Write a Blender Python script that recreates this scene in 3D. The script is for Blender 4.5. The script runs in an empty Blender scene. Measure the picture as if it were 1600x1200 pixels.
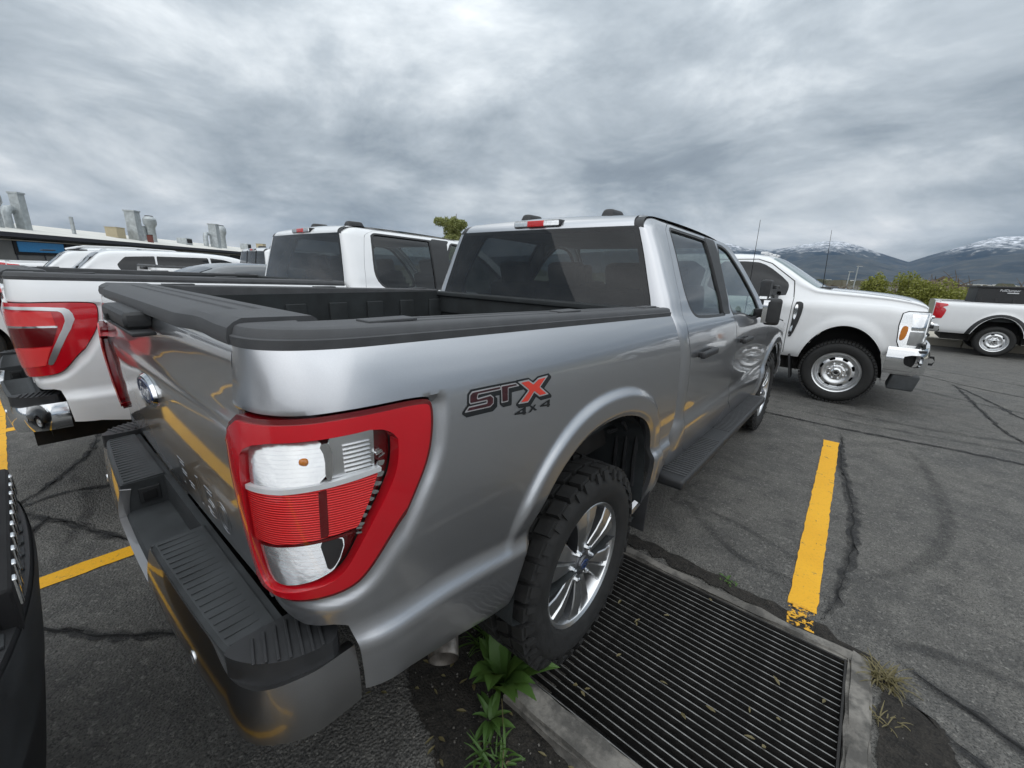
import bpy, bmesh, math, random
import numpy as np
from mathutils import Vector, Matrix
R = math.radians
rng = random.Random(7)
sc = bpy.context.scene
COL = sc.collection

# ------------------------------------------------------------------ camera
CAM = np.array([1.6481, -0.0974, 1.594])
YAW, PITCH, ROLL, FPX = R(39.9124), R(-15.23), R(1.8173), 649.82
def cam_basis():
    f = Vector((-math.sin(YAW)*math.cos(PITCH), math.cos(YAW)*math.cos(PITCH), math.sin(PITCH)))
    r = Vector((math.cos(YAW), math.sin(YAW), 0)); u = r.cross(f)
    r2 = r*math.cos(ROLL)+u*math.sin(ROLL); u2 = -r*math.sin(ROLL)+u*math.cos(ROLL)
    return r2, u2, f
_r, _u, _f = cam_basis()
cd = bpy.data.cameras.new('camera'); cam = bpy.data.objects.new('camera', cd); COL.objects.link(cam)
cam.matrix_world = Matrix(((_r.x, _u.x, -_f.x, CAM[0]), (_r.y, _u.y, -_f.y, CAM[1]), (_r.z, _u.z, -_f.z, CAM[2]), (0, 0, 0, 1)))
cd.sensor_width = 36; cd.lens = 36*FPX/1600; cd.clip_start = 0.02; cd.clip_end = 60000
sc.camera = cam

# ------------------------------------------------------------------ node helpers
class G:
    """small wrapper: g.n('type', prop=..., _Input=value or socket) -> node"""
    def __init__(s, nt): s.nt = nt
    def n(s, t, ins=None, **pr):
        nd = s.nt.nodes.new('ShaderNode'+t)
        for k, v in pr.items(): setattr(nd, k, v)
        for k, v in (ins or {}).items():
            sk = nd.inputs[k]
            if isinstance(v, bpy.types.NodeSocket): s.nt.links.new(v, sk)
            elif isinstance(v, bpy.types.Node): s.nt.links.new(v.outputs[0], sk)
            else:
                if sk.type == 'RGBA' and len(v) == 3: v = (*v, 1)
                sk.default_value = v
        return nd
    def m(s, op, a, b=0.0, c=None, clamp=False):
        ins = {0: a, 1: b}
        if c is not None: ins[2] = c
        return s.n('Math', ins, operation=op, use_clamp=clamp).outputs[0]
    def vm(s, op, a, b=(0, 0, 0)): return s.n('VectorMath', {0: a, 1: b}, operation=op).outputs[0]
    def mix(s, f, a, b, mode='MIX'):
        nd = s.nt.nodes.new('ShaderNodeMix'); nd.data_type = 'RGBA'; nd.blend_type = mode
        for k, v in ((0, f), (6, a), (7, b)):
            sk = nd.inputs[k]
            if isinstance(v, bpy.types.NodeSocket): s.nt.links.new(v, sk)
            else: sk.default_value = (*v, 1) if hasattr(v, '__len__') and len(v) == 3 else v
        return nd.outputs[2]
    def ramp(s, f, stops, interp='LINEAR'):
        nd = s.n('ValToRGB', {0: f}); cr = nd.color_ramp; cr.interpolation = interp
        while len(cr.elements) < len(stops): cr.elements.new(.5)
        for e, (p, c) in zip(cr.elements, stops):
            e.position = p; e.color = (c, c, c, 1) if not hasattr(c, '__len__') else (*c, 1)
        return nd.outputs[0]
    def noise(s, vec, scale, detail=4, rough=.55, dist=0.0, dim='3D', lac=2.0):
        return s.n('TexNoise', {'Vector': vec, 'Scale': scale, 'Detail': detail, 'Roughness': rough, 'Distortion': dist, 'Lacunarity': lac}, noise_dimensions=dim).outputs[0]
    def remap(s, v, a, b, c=0.0, d=1.0, smooth=False):
        return s.n('MapRange', {0: v, 1: a, 2: b, 3: c, 4: d}, interpolation_type='SMOOTHSTEP' if smooth else 'LINEAR').outputs[0]
    def scale(s, vec, sx, sy, sz, rot=(0, 0, 0), loc=(0, 0, 0)):
        return s.n('Mapping', {'Vector': vec, 'Scale': (sx, sy, sz), 'Rotation': rot, 'Location': loc}).outputs[0]

# ------------------------------------------------------------------ world: broken overcast over a physical sky
SUN_EL, SUN_AZ = R(42), R(150)          # azimuth from +Y, clockwise
w = bpy.data.worlds.new('World'); sc.world = w; w.use_nodes = True
g = G(w.node_tree); w.node_tree.nodes.clear()
sky = g.n('TexSky', sky_type='NISHITA', sun_disc=False, sun_elevation=SUN_EL, sun_rotation=SUN_AZ, air_density=1.0, dust_density=2.0)
tc = g.n('TexCoord').outputs['Generated']
sep = g.n('SeparateXYZ', {0: tc})
zc = g.m('MAXIMUM', sep.outputs[2], 0.0)
den = g.m('ADD', zc, 0.16)
px = g.m('DIVIDE', sep.outputs[0], den); py = g.m('DIVIDE', sep.outputs[1], den)
cp = g.n('CombineXYZ', {0: px, 1: py, 2: 0.0}).outputs[0]
# three layers of cloud on a flat deck: broad sheets, drawn-out bands, ragged puffs
warp = g.vm('MULTIPLY', g.vm('SUBTRACT', g.n('TexNoise', {'Vector': cp, 'Scale': .55, 'Detail': 3.0}).outputs['Color'], (.5, .5, .5)), (1.5, 1.5, 0))
cw = g.vm('ADD', cp, warp)
n3 = g.noise(g.scale(cw, .20, .30, 1, rot=(0, 0, R(35)), loc=(1.1, 4.6, 0)), 1.0, 3, .5)
n1 = g.noise(g.scale(cw, .26, .62, 1, rot=(0, 0, R(62)), loc=(3.1, 1.7, 0)), 1.0, 9, .52)
d2 = g.m('ADD', zc, .42); cp2 = g.n('CombineXYZ', {0: g.m('DIVIDE', sep.outputs[0], d2), 1: g.m('DIVIDE', sep.outputs[1], d2), 2: g.m('MULTIPLY', sep.outputs[2], 2.6)}).outputs[0]
n2 = g.noise(g.scale(cp2, 1.7, 1.8, 1.5, rot=(0, 0, R(20)), loc=(7.9, 2.6, 0)), 1.0, 12, .60, .30)
dens = g.m('ADD', g.m('ADD', g.m('MULTIPLY', n1, .34), g.m('MULTIPLY', n2, .52)), g.m('MULTIPLY', n3, .44))
cloud = g.ramp(dens, [(.49, (1.02, 1.03, 1.03)), (.565, (.66, .70, .725)), (.635, (.43, .475, .51)), (.71, (.275, .315, .35)), (.82, (.18, .21, .24))])
hz = g.remap(sep.outputs[2], .0, .16, 1.0, 0.0, True)
cloud = g.mix(g.m('MULTIPLY', hz, .20), cloud, (.53, .58, .62))
skyc = g.mix(1.0, sky.outputs[0], (.085, .085, .085), 'MULTIPLY')
el = g.m('MULTIPLY', g.m('ADD', g.m('MULTIPLY', zc, 2.0), 1.0), .70)      # overcast: zenith about three times the horizon
cloud = g.mix(1.0, cloud, g.n('CombineColor', {0: el, 1: el, 2: el}).outputs[0], 'MULTIPLY')
full = g.mix(.94, skyc, cloud)
bg = g.n('Background', {0: full, 1: 1.0})
g.nt.links.new(bg.outputs[0], g.n('OutputWorld').inputs[0])

sd = bpy.data.lights.new('sun', 'SUN'); sd.energy = 1.5; sd.angle = R(120); sd.color = (1, .97, .93)
sun = bpy.data.objects.new('sun', sd); COL.objects.link(sun)
sdir = Vector((math.sin(SUN_AZ)*math.cos(SUN_EL), math.cos(SUN_AZ)*math.cos(SUN_EL), math.sin(SUN_EL)))
sun.rotation_euler = sdir.to_track_quat('Z', 'Y').to_euler()
vs = sc.view_settings; sc.display_settings.display_device = 'sRGB'
vs.view_transform = 'Standard'; vs.look = 'None'; vs.exposure = 0.22; vs.gamma = 1.0; vs.use_curve_mapping = False
sc.cycles.max_bounces = 7; sc.cycles.transparent_max_bounces = 12

# ------------------------------------------------------------------ mesh helpers
def props(o, label=None, cat=None, group=None, kind=None):
    for k, v in (('label', label), ('category', cat), ('group', group), ('kind', kind)):
        if v: o[k] = v
    return o
def empty(name, loc=(0, 0, 0), rz=0.0, label=None, cat=None, group=None, kind=None):
    o = bpy.data.objects.new(name, None); COL.objects.link(o); o.location = loc; o.rotation_euler = (0, 0, rz)
    o.empty_display_size = .2
    return props(o, label, cat, group, kind)
def mk(name, V, F, mat, parent=None, smooth=True, sharp=32, mi=None):
    me = bpy.data.meshes.new(name)
    me.from_pydata([tuple(v) for v in V], [], [tuple(f) for f in F])
    for m_ in (mat if isinstance(mat, (list, tuple)) else [mat]): me.materials.append(m_)
    if mi is not None: me.polygons.foreach_set('material_index', mi)
    if smooth:
        me.polygons.foreach_set('use_smooth', [True]*len(me.polygons))
        if sharp: me.set_sharp_from_angle(angle=R(sharp))
    me.update()
    o = bpy.data.objects.new(name, me); COL.objects.link(o)
    if parent: o.parent = parent
    return o
class MB:
    def __init__(s): s.V = []; s.F = []; s.I = []; s.n = 0
    def add(s, V, F, i=0):
        V = np.asarray(V, float).reshape(-1, 3); n = s.n
        s.V.append(V); s.F += [tuple(int(k)+n for k in f) for f in F]; s.I += [i]*len(F); s.n += len(V); return s
    def box(s, c, d, rot=None, i=0, taper=1.0, bev=0.0):
        V, F = rbox(d, bev, taper)
        if rot is not None: V = V@np.array(rot).T
        return s.add(V+np.array(c), F, i)
    def build(s, name, mat, parent=None, **k):
        V = np.concatenate(s.V) if s.V else np.zeros((0, 3))
        return mk(name, V, s.F, mat, parent, mi=s.I if isinstance(mat, (list, tuple)) else None, **k)
_rb = {}
def rbox(d, bev=0.0, taper=1.0):
    """box of full size d, chamfered when bev>0"""
    x, y, z = d[0]/2, d[1]/2, d[2]/2
    if bev <= 0:
        V = np.array([[-x, -y, -z], [x, -y, -z], [x, y, -z], [-x, y, -z], [-x*taper, -y*taper, z], [x*taper, -y*taper, z], [x*taper, y*taper, z], [-x*taper, y*taper, z]])
        return V, [(3, 2, 1, 0), (4, 5, 6, 7), (0, 1, 5, 4), (1, 2, 6, 5), (2, 3, 7, 6), (3, 0, 4, 7)]
    bm = bmesh.new(); bmesh.ops.create_cube(bm, size=1)
    for v in bm.verts: v.co = Vector((v.co.x*d[0]*(taper if v.co.z > 0 else 1), v.co.y*d[1]*(taper if v.co.z > 0 else 1), v.co.z*d[2]))
    bmesh.ops.bevel(bm, geom=bm.edges[:], offset=bev, segments=3, profile=.6, affect='EDGES', clamp_overlap=True)
    bm.verts.index_update()
    V = np.array([v.co[:] for v in bm.verts]); F = [tuple(v.index for v in f.verts) for f in bm.faces]; bm.free()
    return V, F
def lathe(prof, n=48, axis='x', a0=0, a1=2*math.pi):
    """prof: (axial, radius) pairs; returns V,F ; axis of revolution x"""
    prof = np.array(prof, float); m = len(prof); full = abs(a1-a0-2*math.pi) < 1e-6
    A = np.linspace(a0, a1, n, endpoint=not full)
    V = np.array([[p[0], p[1]*math.cos(a), p[1]*math.sin(a)] for a in A for p in prof])
    if axis == 'z': V = V[:, [1, 2, 0]]
    elif axis == 'y': V = V[:, [2, 0, 1]]
    F = []
    for i in range(n if full else n-1):
        j = (i+1) % n
        for k in range(m-1): F.append((i*m+k, j*m+k, j*m+k+1, i*m+k+1))
    return V, F
def tube(path, r, n=8, cap=True):
    P = np.array(path, float); m = len(P); rr = np.full(m, r) if np.isscalar(r) else np.array(r)
    T = np.gradient(P, axis=0); T /= np.linalg.norm(T, axis=1)[:, None]+1e-12
    V = []; up = np.array([0, 0, 1.]) if abs(T[0][2]) < .9 else np.array([1., 0, 0])
    for i in range(m):
        a = np.cross(T[i], up); a /= np.linalg.norm(a)+1e-12; b = np.cross(a, T[i])
        for k in range(n):
            q = 2*math.pi*k/n; V.append(P[i]+rr[i]*(a*math.cos(q)+b*math.sin(q)))
    F = [(i*n+k, i*n+(k+1) % n, (i+1)*n+(k+1) % n, (i+1)*n+k) for i in range(m-1) for k in range(n)]
    if cap: F += [tuple(range(n-1, -1, -1)), tuple((m-1)*n+k for k in range(n))]
    return np.array(V), F
def prism(poly, t0, t1, axis=0):
    """extrude a 2D polygon (in the plane of the other two axes, in order) between t0 and t1 along axis"""
    P = np.array(poly, float); n = len(P); o = [k for k in range(3) if k != axis]
    V = np.zeros((2*n, 3))
    for j, t in enumerate((t0, t1)): V[j*n:(j+1)*n, axis] = t; V[j*n:(j+1)*n, o[0]] = P[:, 0]; V[j*n:(j+1)*n, o[1]] = P[:, 1]
    F = [tuple(range(n)), tuple(range(2*n-1, n-1, -1))]+[(i, i+n, (i+1) % n+n, (i+1) % n) for i in range(n)]
    return V, F
def grid(S, A, B, flip=False):
    AA, BB = np.meshgrid(A, B, indexing='ij'); P = np.asarray(S(AA, BB)).reshape(3, -1).T
    nb = len(B)
    F = [(i*nb+j, (i+1)*nb+j, (i+1)*nb+j+1, i*nb+j+1) for i in range(len(A)-1) for j in range(nb-1)]
    if flip: F = [f[::-1] for f in F]
    return P, F
def mirx(V, F): V = np.array(V, float).copy(); V[:, 0] *= -1; return V, [tuple(f)[::-1] for f in F]
def chaikin(P, n=2, closed=True):
    P = np.array(P, float)
    for _ in range(n):
        Q = np.roll(P, -1, 0) if closed else P[1:]
        A = P if closed else P[:-1]
        N = np.empty((2*len(A), P.shape[1])); N[0::2] = .75*A+.25*Q; N[1::2] = .25*A+.75*Q
        P = N if closed else np.vstack([P[:1], N, P[-1:]])
    return P
def sdp(poly, X, Y):
    """signed distance to a polygon, positive inside"""
    poly = np.asarray(poly, float); X = np.asarray(X, float); Y = np.asarray(Y, float)
    d = np.full(X.shape, 1e9); ins = np.zeros(X.shape, bool); n = len(poly)
    for i in range(n):
        a = poly[i]; b = poly[(i+1) % n]; e = b-a; wx = X-a[0]; wy = Y-a[1]
        t = np.clip((wx*e[0]+wy*e[1])/(e@e+1e-12), 0, 1)
        d = np.minimum(d, (wx-e[0]*t)**2+(wy-e[1]*t)**2)
        if a[1] != b[1]:
            ins ^= ((a[1] > Y) != (b[1] > Y)) & (X < (b[0]-a[0])*(Y-a[1])/(b[1]-a[1])+a[0])
    return np.where(ins, 1, -1)*np.sqrt(d)
def sst(a, b, x): t = np.clip((x-a)/(b-a), 0, 1); return t*t*(3-2*t)
def snorm(S, a, b, h=1.5e-3):
    da = np.asarray(S(a+h, b))-np.asarray(S(a-h, b)); db = np.asarray(S(a, b+h))-np.asarray(S(a, b-h))
    n = np.stack([da[1]*db[2]-da[2]*db[1], da[2]*db[0]-da[0]*db[2], da[0]*db[1]-da[1]*db[0]])
    return n/(np.sqrt((n*n).sum(0))+1e-12)
def trim(S, A, B, f, depth=.012, off=0.0):
    """grid surface S(a,b) kept where f(a,b,P)>0, exact edge, with a flange of `depth` turned inwards"""
    A = np.asarray(A, float); B = np.asarray(B, float)
    def SS(a, b):
        P = np.asarray(S(a, b))
        return P if off == 0 else P+off*snorm(S, a, b)
    AA, BB = np.meshgrid(A, B, indexing='ij'); P = SS(AA, BB); Fv = np.asarray(f(AA, BB, P)); na, nb = AA.shape
    V = []; par = []; idx = {}; K = Fv > 0
    def gv(i, j):
        k = (i, j)
        if k not in idx: idx[k] = len(V); V.append(P[:, i, j]); par.append((A[i], B[j]))
        return idx[k]
    E0 = [np.argwhere(K[:-1] != K[1:]), np.argwhere(K[:, :-1] != K[:, 1:])]
    st = np.vstack(E0); en = np.vstack([E0[0]+[1, 0], E0[1]+[0, 1]])
    if len(st):
        a0, b0, a1, b1 = A[st[:, 0]], B[st[:, 1]], A[en[:, 0]], B[en[:, 1]]
        f0, f1 = Fv[st[:, 0], st[:, 1]].copy(), Fv[en[:, 0], en[:, 1]].copy(); l0 = np.zeros(len(st)); l1 = np.ones(len(st)); t = l0
        for it in range(5):
            t = l0+(l1-l0)*np.clip(f0/(f0-f1+1e-15), .03, .97)
            ta, tb = a0+(a1-a0)*t, b0+(b1-b0)*t; ft = np.asarray(f(ta, tb, SS(ta, tb)))
            sm = (ft > 0) == (f0 > 0); l0 = np.where(sm, t, l0); f0 = np.where(sm, ft, f0); l1 = np.where(sm, l1, t); f1 = np.where(sm, f1, ft)
        EP = SS(ta, tb).T; ek = {(tuple(p), tuple(q)): i for i, (p, q) in enumerate(zip(st.tolist(), en.tolist()))}
    def ev(p, q):
        p = (int(p[0]), int(p[1])); q = (int(q[0]), int(q[1])); k = (p, q) if p < q else (q, p)
        if k not in idx: i = ek[k]; idx[k] = len(V); V.append(EP[i]); par.append((ta[i], tb[i]))
        return idx[k]
    c = K[:-1, :-1].astype(int)+K[1:, :-1]+K[1:, 1:]+K[:-1, 1:]
    F = []
    for i, j in zip(*np.nonzero(c)):
        q = [(i, j), (i+1, j), (i+1, j+1), (i, j+1)]
        if c[i, j] == 4: F.append(tuple(gv(*p) for p in q)); continue
        o = []
        for k in range(4):
            p, r_ = q[k], q[(k+1) % 4]
            if K[p]: o.append(gv(*p))
            if K[p] != K[r_]: o.append(ev(p, r_))
        if len(o) >= 3: F.append(tuple(o))
    if not V: return np.zeros((0, 3)), []
    V = np.array(V)
    if depth:
        cnt = {}
        for fc in F:
            for k in range(len(fc)):
                e = (fc[k], fc[(k+1) % len(fc)]); ke = (min(e), max(e)); cnt.setdefault(ke, []).append(e)
        be = [v[0] for v in cnt.values() if len(v) == 1]
        bv = sorted({k for e in be for k in e}); mp = {v: len(V)+i for i, v in enumerate(bv)}
        pa = np.array([par[v] for v in bv]); nrm = snorm(S, pa[:, 0], pa[:, 1]).T
        V = np.vstack([V, V[bv]-nrm*depth]); F += [(b_, a_, mp[a_], mp[b_]) for a_, b_ in be]
    return V, F
def rl(a, b, st): return np.linspace(a, b, max(2, int(round(abs(b-a)/st))+1))
def text_mesh(s, size, shear=0.0, outline=0.0):
    """text outline as (V,F) in the xy plane, baseline centred"""
    c = bpy.data.curves.new('t', 'FONT'); c.body = s; c.size = size; c.shear = shear; c.align_x = 'CENTER'; c.align_y = 'CENTER'; c.resolution_u = 3
    if outline: c.fill_mode = 'NONE'; c.bevel_depth = outline; c.bevel_resolution = 1
    o = bpy.data.objects.new('t', c); COL.objects.link(o); bpy.context.view_layer.update()
    me = o.to_mesh(); V = np.array([v.co[:] for v in me.vertices]); F = [tuple(p.vertices) for p in me.polygons]
    o.to_mesh_clear(); bpy.data.objects.remove(o); bpy.data.curves.remove(c)
    return V, F
def mirror_part(o, parent):
    me = o.data.copy(); me.transform(Matrix.Scale(-1, 4, (1, 0, 0))); me.flip_normals()
    c = bpy.data.objects.new(o.name.split('.')[0], me); COL.objects.link(c); c.parent = parent
    for kk in o.keys(): c[kk] = o[kk]
    for ch in list(o.children): mirror_part(ch, c)
    return c
def copy_tree(o, parent=None, swap=None):
    c = o.copy(); COL.objects.link(c); c.parent = parent
    if swap and c.type == 'MESH':
        for sl in c.material_slots:
            if sl.material and sl.material.name in swap:
                m_ = sl.material; sl.link = 'OBJECT'; sl.material = swap[m_.name]
    for ch in list(o.children): copy_tree(ch, c, swap)
    return c

# ------------------------------------------------------------------ materials
M = {}
def mat(name, build):
    m_ = bpy.data.materials.new(name); m_.use_nodes = True; nt = m_.node_tree; nt.nodes.clear(); g = G(nt)
    out = g.n('OutputMaterial'); sh = build(g); nt.links.new(sh.outputs[0] if isinstance(sh, bpy.types.Node) else sh, out.inputs[0]); M[name] = m_; return m_
def pri(g, col, rough=.5, metal=0.0, **ins):
    d = {'Base Color': col, 'Roughness': rough, 'Metallic': metal}; d.update(ins); return g.n('BsdfPrincipled', d)
def oc(g): return g.n('TexCoord').outputs['Object']
def wc(g): return g.n('NewGeometry').outputs['Position']
def bump(g, h, dist=.002, st=1.0): return g.n('Bump', {'Height': h, 'Distance': dist, 'Strength': st}).outputs[0]
def simple(name, col, rough=.5, metal=0.0, var=.12, scale=8.0, bscale=0, bdist=.001, **ins):
    def b(g):
        o = oc(g); n = g.noise(o, scale, 5)
        c = g.mix(g.remap(n, .3, .7), tuple(x*(1-var) for x in col), tuple(min(1, x*(1+var)) for x in col))
        k = dict(ins)
        if bscale: k['Normal'] = bump(g, g.noise(o, bscale, 3), bdist)
        return pri(g, c, g.remap(n, .2, .8, rough*.88, min(1, rough*1.12)), metal, **k)
    return mat(name, b)
def paint(name, col, metal, rough, dust=.05):
    def b(g):
        o = oc(g); fl = g.n('TexVoronoi', {'Vector': o, 'Scale': 900.0}).outputs['Color']
        s = g.n('SeparateColor', {0: fl}).outputs[0]
        grime = g.noise(o, 5, 7, .65)
        streak = g.noise(g.scale(o, 9, 9, 1.2), 1.0, 5, .6)
        base = g.mix(g.remap(s, 0, 1, 0, .18 if metal > .2 else .0), col, tuple(min(1, c*1.35) for c in col))
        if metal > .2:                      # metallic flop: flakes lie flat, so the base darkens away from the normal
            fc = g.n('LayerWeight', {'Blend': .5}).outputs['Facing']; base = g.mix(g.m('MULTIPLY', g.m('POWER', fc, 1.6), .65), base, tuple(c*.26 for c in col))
        base = g.mix(g.m('MULTIPLY', g.remap(g.m('MULTIPLY', grime, streak), .15, .45), dust), base, (.30, .29, .27))
        orange = g.noise(o, 55, 1, .3)
        return pri(g, base, g.remap(g.noise(o, 1.6, 2), .3, .7, rough, rough+.03), metal, **{'Coat Weight': 1.0, 'Coat Roughness': .04, 'Coat IOR': 1.5,
                   'Normal': bump(g, g.m('ADD', g.m('MULTIPLY', orange, .10), g.m('MULTIPLY', s, .012 if metal > .2 else 0.0)), .0006)})
    return mat(name, b)
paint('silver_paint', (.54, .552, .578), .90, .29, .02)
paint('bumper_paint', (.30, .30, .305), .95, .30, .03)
paint('white_paint', (.80, .81, .82), 0.0, .35, .07)
paint('black_paint', (.008, .008, .009), 0.0, .3, .03)
paint('grey_paint', (.09, .098, .107), .5, .35, .08)
paint('red_paint', (.16, .03, .035), .2, .4, .1)
simple('cap_plastic', (.060, .062, .066), .62, var=.2, scale=14, bscale=700, bdist=.0007)
simple('black_plastic', (.022, .023, .025), .55, var=.25, scale=20, bscale=600, bdist=.0006)
simple('step_plastic', (.040, .044, .047), .58, var=.3, scale=12, bscale=500, bdist=.0006)
simple('liner', (.020, .024, .026), .75, var=.4, scale=9, bscale=260, bdist=.0012)
simple('rubber', (.014, .014, .014), .75, var=.35, scale=25, bscale=180, bdist=.0008)
simple('dark', (.008, .008, .009), .85)
simple('underbody', (.016, .015, .014), .8, var=.5, scale=10)
simple('chrome', (.82, .83, .84), .07, 1.0, var=.03, scale=4)
simple('alloy', (.76, .77, .78), .30, 1.0, var=.06, scale=12)
simple('alloy_dark', (.16, .165, .175), .34, .8, var=.12, scale=12)
simple('steel', (.42, .41, .40), .42, 1.0, var=.25, scale=14)
simple('galv', (.42, .45, .46), .48, .55, var=.22, scale=2.2)
simple('blue_enamel', (.012, .035, .13), .2, var=.05, **{'Coat Weight': 1.0})
simple('emblem_white', (.8, .82, .84), .3, .3, var=.02)
simple('amber', (.62, .20, .02), .25, var=.1, **{'Coat Weight': 1.0})
simple('seat', (.065, .065, .068), .8, var=.2, scale=30)
simple('headliner', (.34, .34, .33), .9)
simple('decal_black', (.012, .014, .016), .4)
simple('decal_silver', (.48, .47, .48), .35, .4)
simple('decal_red', (.66, .055, .035), .4)
simple('decal_maroon', (.045, .010, .014), .4, var=.5, scale=60)
simple('exhaust', (.36, .33, .30), .5, .9, var=.35, scale=30)
def _red(g, dark):
    o = oc(g)
    hatch = g.n('TexWave', {'Vector': o, 'Scale': 110.0, 'Distortion': .0}, wave_type='BANDS', bands_direction='DIAGONAL').outputs['Fac']
    c = g.mix(g.noise(o, 7, 3), (.44*dark, .003*dark, .010*dark), (.62*dark, .005*dark, .016*dark))
    return pri(g, c, .16, 0.0, **{'Coat Weight': 1.0, 'Coat Roughness': .02, 'Normal': bump(g, g.noise(o, 320, 1), .0004, .5)})
mat('lens_red', lambda g: _red(g, 1.0))
mat('lens_red_dark', lambda g: _red(g, .22))
def _red2(g):
    o = oc(g)
    wv = g.n('TexWave', {'Vector': o, 'Scale': 62.0}, wave_type='BANDS', bands_direction='Z').outputs['Fac']
    c = g.mix(g.remap(wv, .2, .9), (.62, .007, .009), (.95, .014, .016))
    return pri(g, c, .12, .15, **{'Coat Weight': 1.0, 'Normal': bump(g, wv, .0016)})
mat('lens_red_ribbed', _red2)
def _refl(g):
    o = oc(g)
    wv = g.n('TexWave', {'Vector': o, 'Scale': 36.0, 'Distortion': 1.0}, wave_type='BANDS', bands_direction='Z', wave_profile='SAW').outputs['Fac']
    return pri(g, (.66, .67, .68), .20, .85, Normal=bump(g, g.m('MULTIPLY', wv, -1.0), .0045))
mat('reflector', _refl)
def fres(g, ior):                          # thin sheet: the same reflectance from both sides
    bf = g.n('NewGeometry').outputs['Backfacing']
    return g.n('Fresnel', {'IOR': g.remap(bf, 0, 1, ior, 1/ior)}).outputs[0]
def _lens(g):
    lw = fres(g, 1.35)
    t = g.n('BsdfTransparent', {0: (.98, .98, .98, 1)}); gl = g.n('BsdfGlossy', {0: (1, 1, 1, 1), 'Roughness': .02})
    return g.n('MixShader', {0: lw, 1: t.outputs[0], 2: gl.outputs[0]})
mat('clear_lens', _lens)
def glass(name, tint, dirt=.02):
    def b(g):
        o = oc(g); lw = fres(g, 1.52)
        t = g.n('BsdfTransparent', {0: (*tint, 1)}); gl = g.n('BsdfGlossy', {0: (.95, .97, 1, 1), 'Roughness': .006})
        a = g.n('MixShader', {0: lw, 1: t.outputs[0], 2: gl.outputs[0]})
        d = g.n('BsdfDiffuse', {0: (.35, .35, .34, 1)})
        return g.n('MixShader', {0: g.m('MULTIPLY', g.remap(g.noise(o, 9, 6, .7), .45, .8), dirt), 1: a.outputs[0], 2: d.outputs[0]})
    return mat(name, b)
glass('privacy_glass', (.20, .22, .225)); glass('clear_glass', (.52, .60, .575)); glass('dark_glass', (.03, .033, .035))

def _asphalt(g):
    p = wc(g)
    big = g.noise(p, .30, 5, .55, .4); mid = g.noise(p, 1.5, 8, .66, .8); pat = g.noise(p, 5.5, 7, .68); fine = g.noise(p, 34, 6, .72)
    agg = g.n('TexVoronoi', {'Vector': p, 'Scale': 95.0}); ag = agg.outputs['Distance']; agc = g.n('SeparateColor', {0: agg.outputs['Color']}).outputs[0]
    agb = g.n('TexVoronoi', {'Vector': p, 'Scale': 230.0}).outputs['Color']; agf = g.n('SeparateColor', {0: agb}).outputs[1]
    streak = g.noise(g.scale(p, .45, 3.4, 1, rot=(0, 0, R(20))), 1.0, 7, .64)
    c = g.mix(g.remap(mid, .34, .66), (.078, .076, .072), (.160, .154, .141))
    c = g.mix(g.m('MULTIPLY', g.remap(big, .36, .64), .65), c, (.145, .139, .127))
    c = g.mix(g.m('MULTIPLY', g.remap(pat, .50, .64), .45), c, (.21, .202, .185))
    c = g.mix(g.m('MULTIPLY', g.remap(pat, .47, .36), .60), c, (.060, .059, .057))
    c = g.mix(g.m('MULTIPLY', g.remap(streak, .54, .70), .60), c, (.070, .069, .068))
    c = g.mix(g.m('MULTIPLY', g.remap(g.m('MULTIPLY', agc, g.remap(fine, .30, .65)), .42, .78), .65), c, (.30, .29, .265))
    c = g.mix(g.m('MULTIPLY', g.remap(agf, .45, .05), .8), c, (.030, .030, .029))
    h = g.m('ADD', g.m('ADD', g.m('MULTIPLY', ag, -.9), g.m('MULTIPLY', agf, .25)), g.m('ADD', g.m('MULTIPLY', fine, .9), g.m('MULTIPLY', mid, 1.0)))
    return pri(g, c, g.remap(mid, .3, .7, .66, .9), 0, Normal=bump(g, h, .009, 1.0))
mat('asphalt', _asphalt)
def _tar(g):
    p = wc(g); n = g.noise(p, 9, 6, .65); t = g.n('BsdfTransparent')
    b = pri(g, (.020, .020, .021), .75, 0, Normal=bump(g, g.noise(p, 40, 4), .004))
    return g.n('MixShader', {0: g.m('MULTIPLY', g.remap(g.n('Attribute', attribute_name='edge').outputs['Fac'], 0, .45), g.remap(n, .30, .60, .10, .8)), 1: t.outputs[0], 2: b.outputs[0]})
mat('crack', _tar)
def att(g): return g.n('Attribute', attribute_name='edge').outputs['Fac']
def _scuff(g):
    p = wc(g); n = g.noise(p, 5, 7, .7); t = g.n('BsdfTransparent')
    b = pri(g, (.026, .026, .027), .7)
    return g.n('MixShader', {0: g.m('MULTIPLY', g.remap(att(g), 0, .8, 0, 1, True), g.remap(n, .32, .7, .05, .42)), 1: t.outputs[0], 2: b.outputs[0]})
mat('tyre_mark', _scuff)
def _yellow(g):
    p = wc(g); wear = g.noise(p, 14, 8, .72); big = g.noise(p, 2.2, 4); fine = g.noise(p, 95, 3)
    c = g.mix(g.remap(big, .3, .7), (.76, .375, .006), (.84, .44, .012))
    c = g.mix(g.m('MULTIPLY', g.remap(fine, .55, .75), .35), c, (.30, .17, .02))
    col = g.mix(g.remap(wear, .60, .68), c, (.075, .074, .07))
    return pri(g, col, .62, 0, Normal=bump(g, g.m('ADD', fine, wear), .002))
mat('yellow_line', _yellow)
def _yflake(g):
    p = wc(g); n = g.noise(p, 46, 5, .6); b = pri(g, (.70, .36, .02), .65); t = g.n('BsdfTransparent')
    return g.n('MixShader', {0: g.remap(n, .50, .54), 1: t.outputs[0], 2: b.outputs[0]})
mat('yellow_flakes', _yflake)
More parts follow.
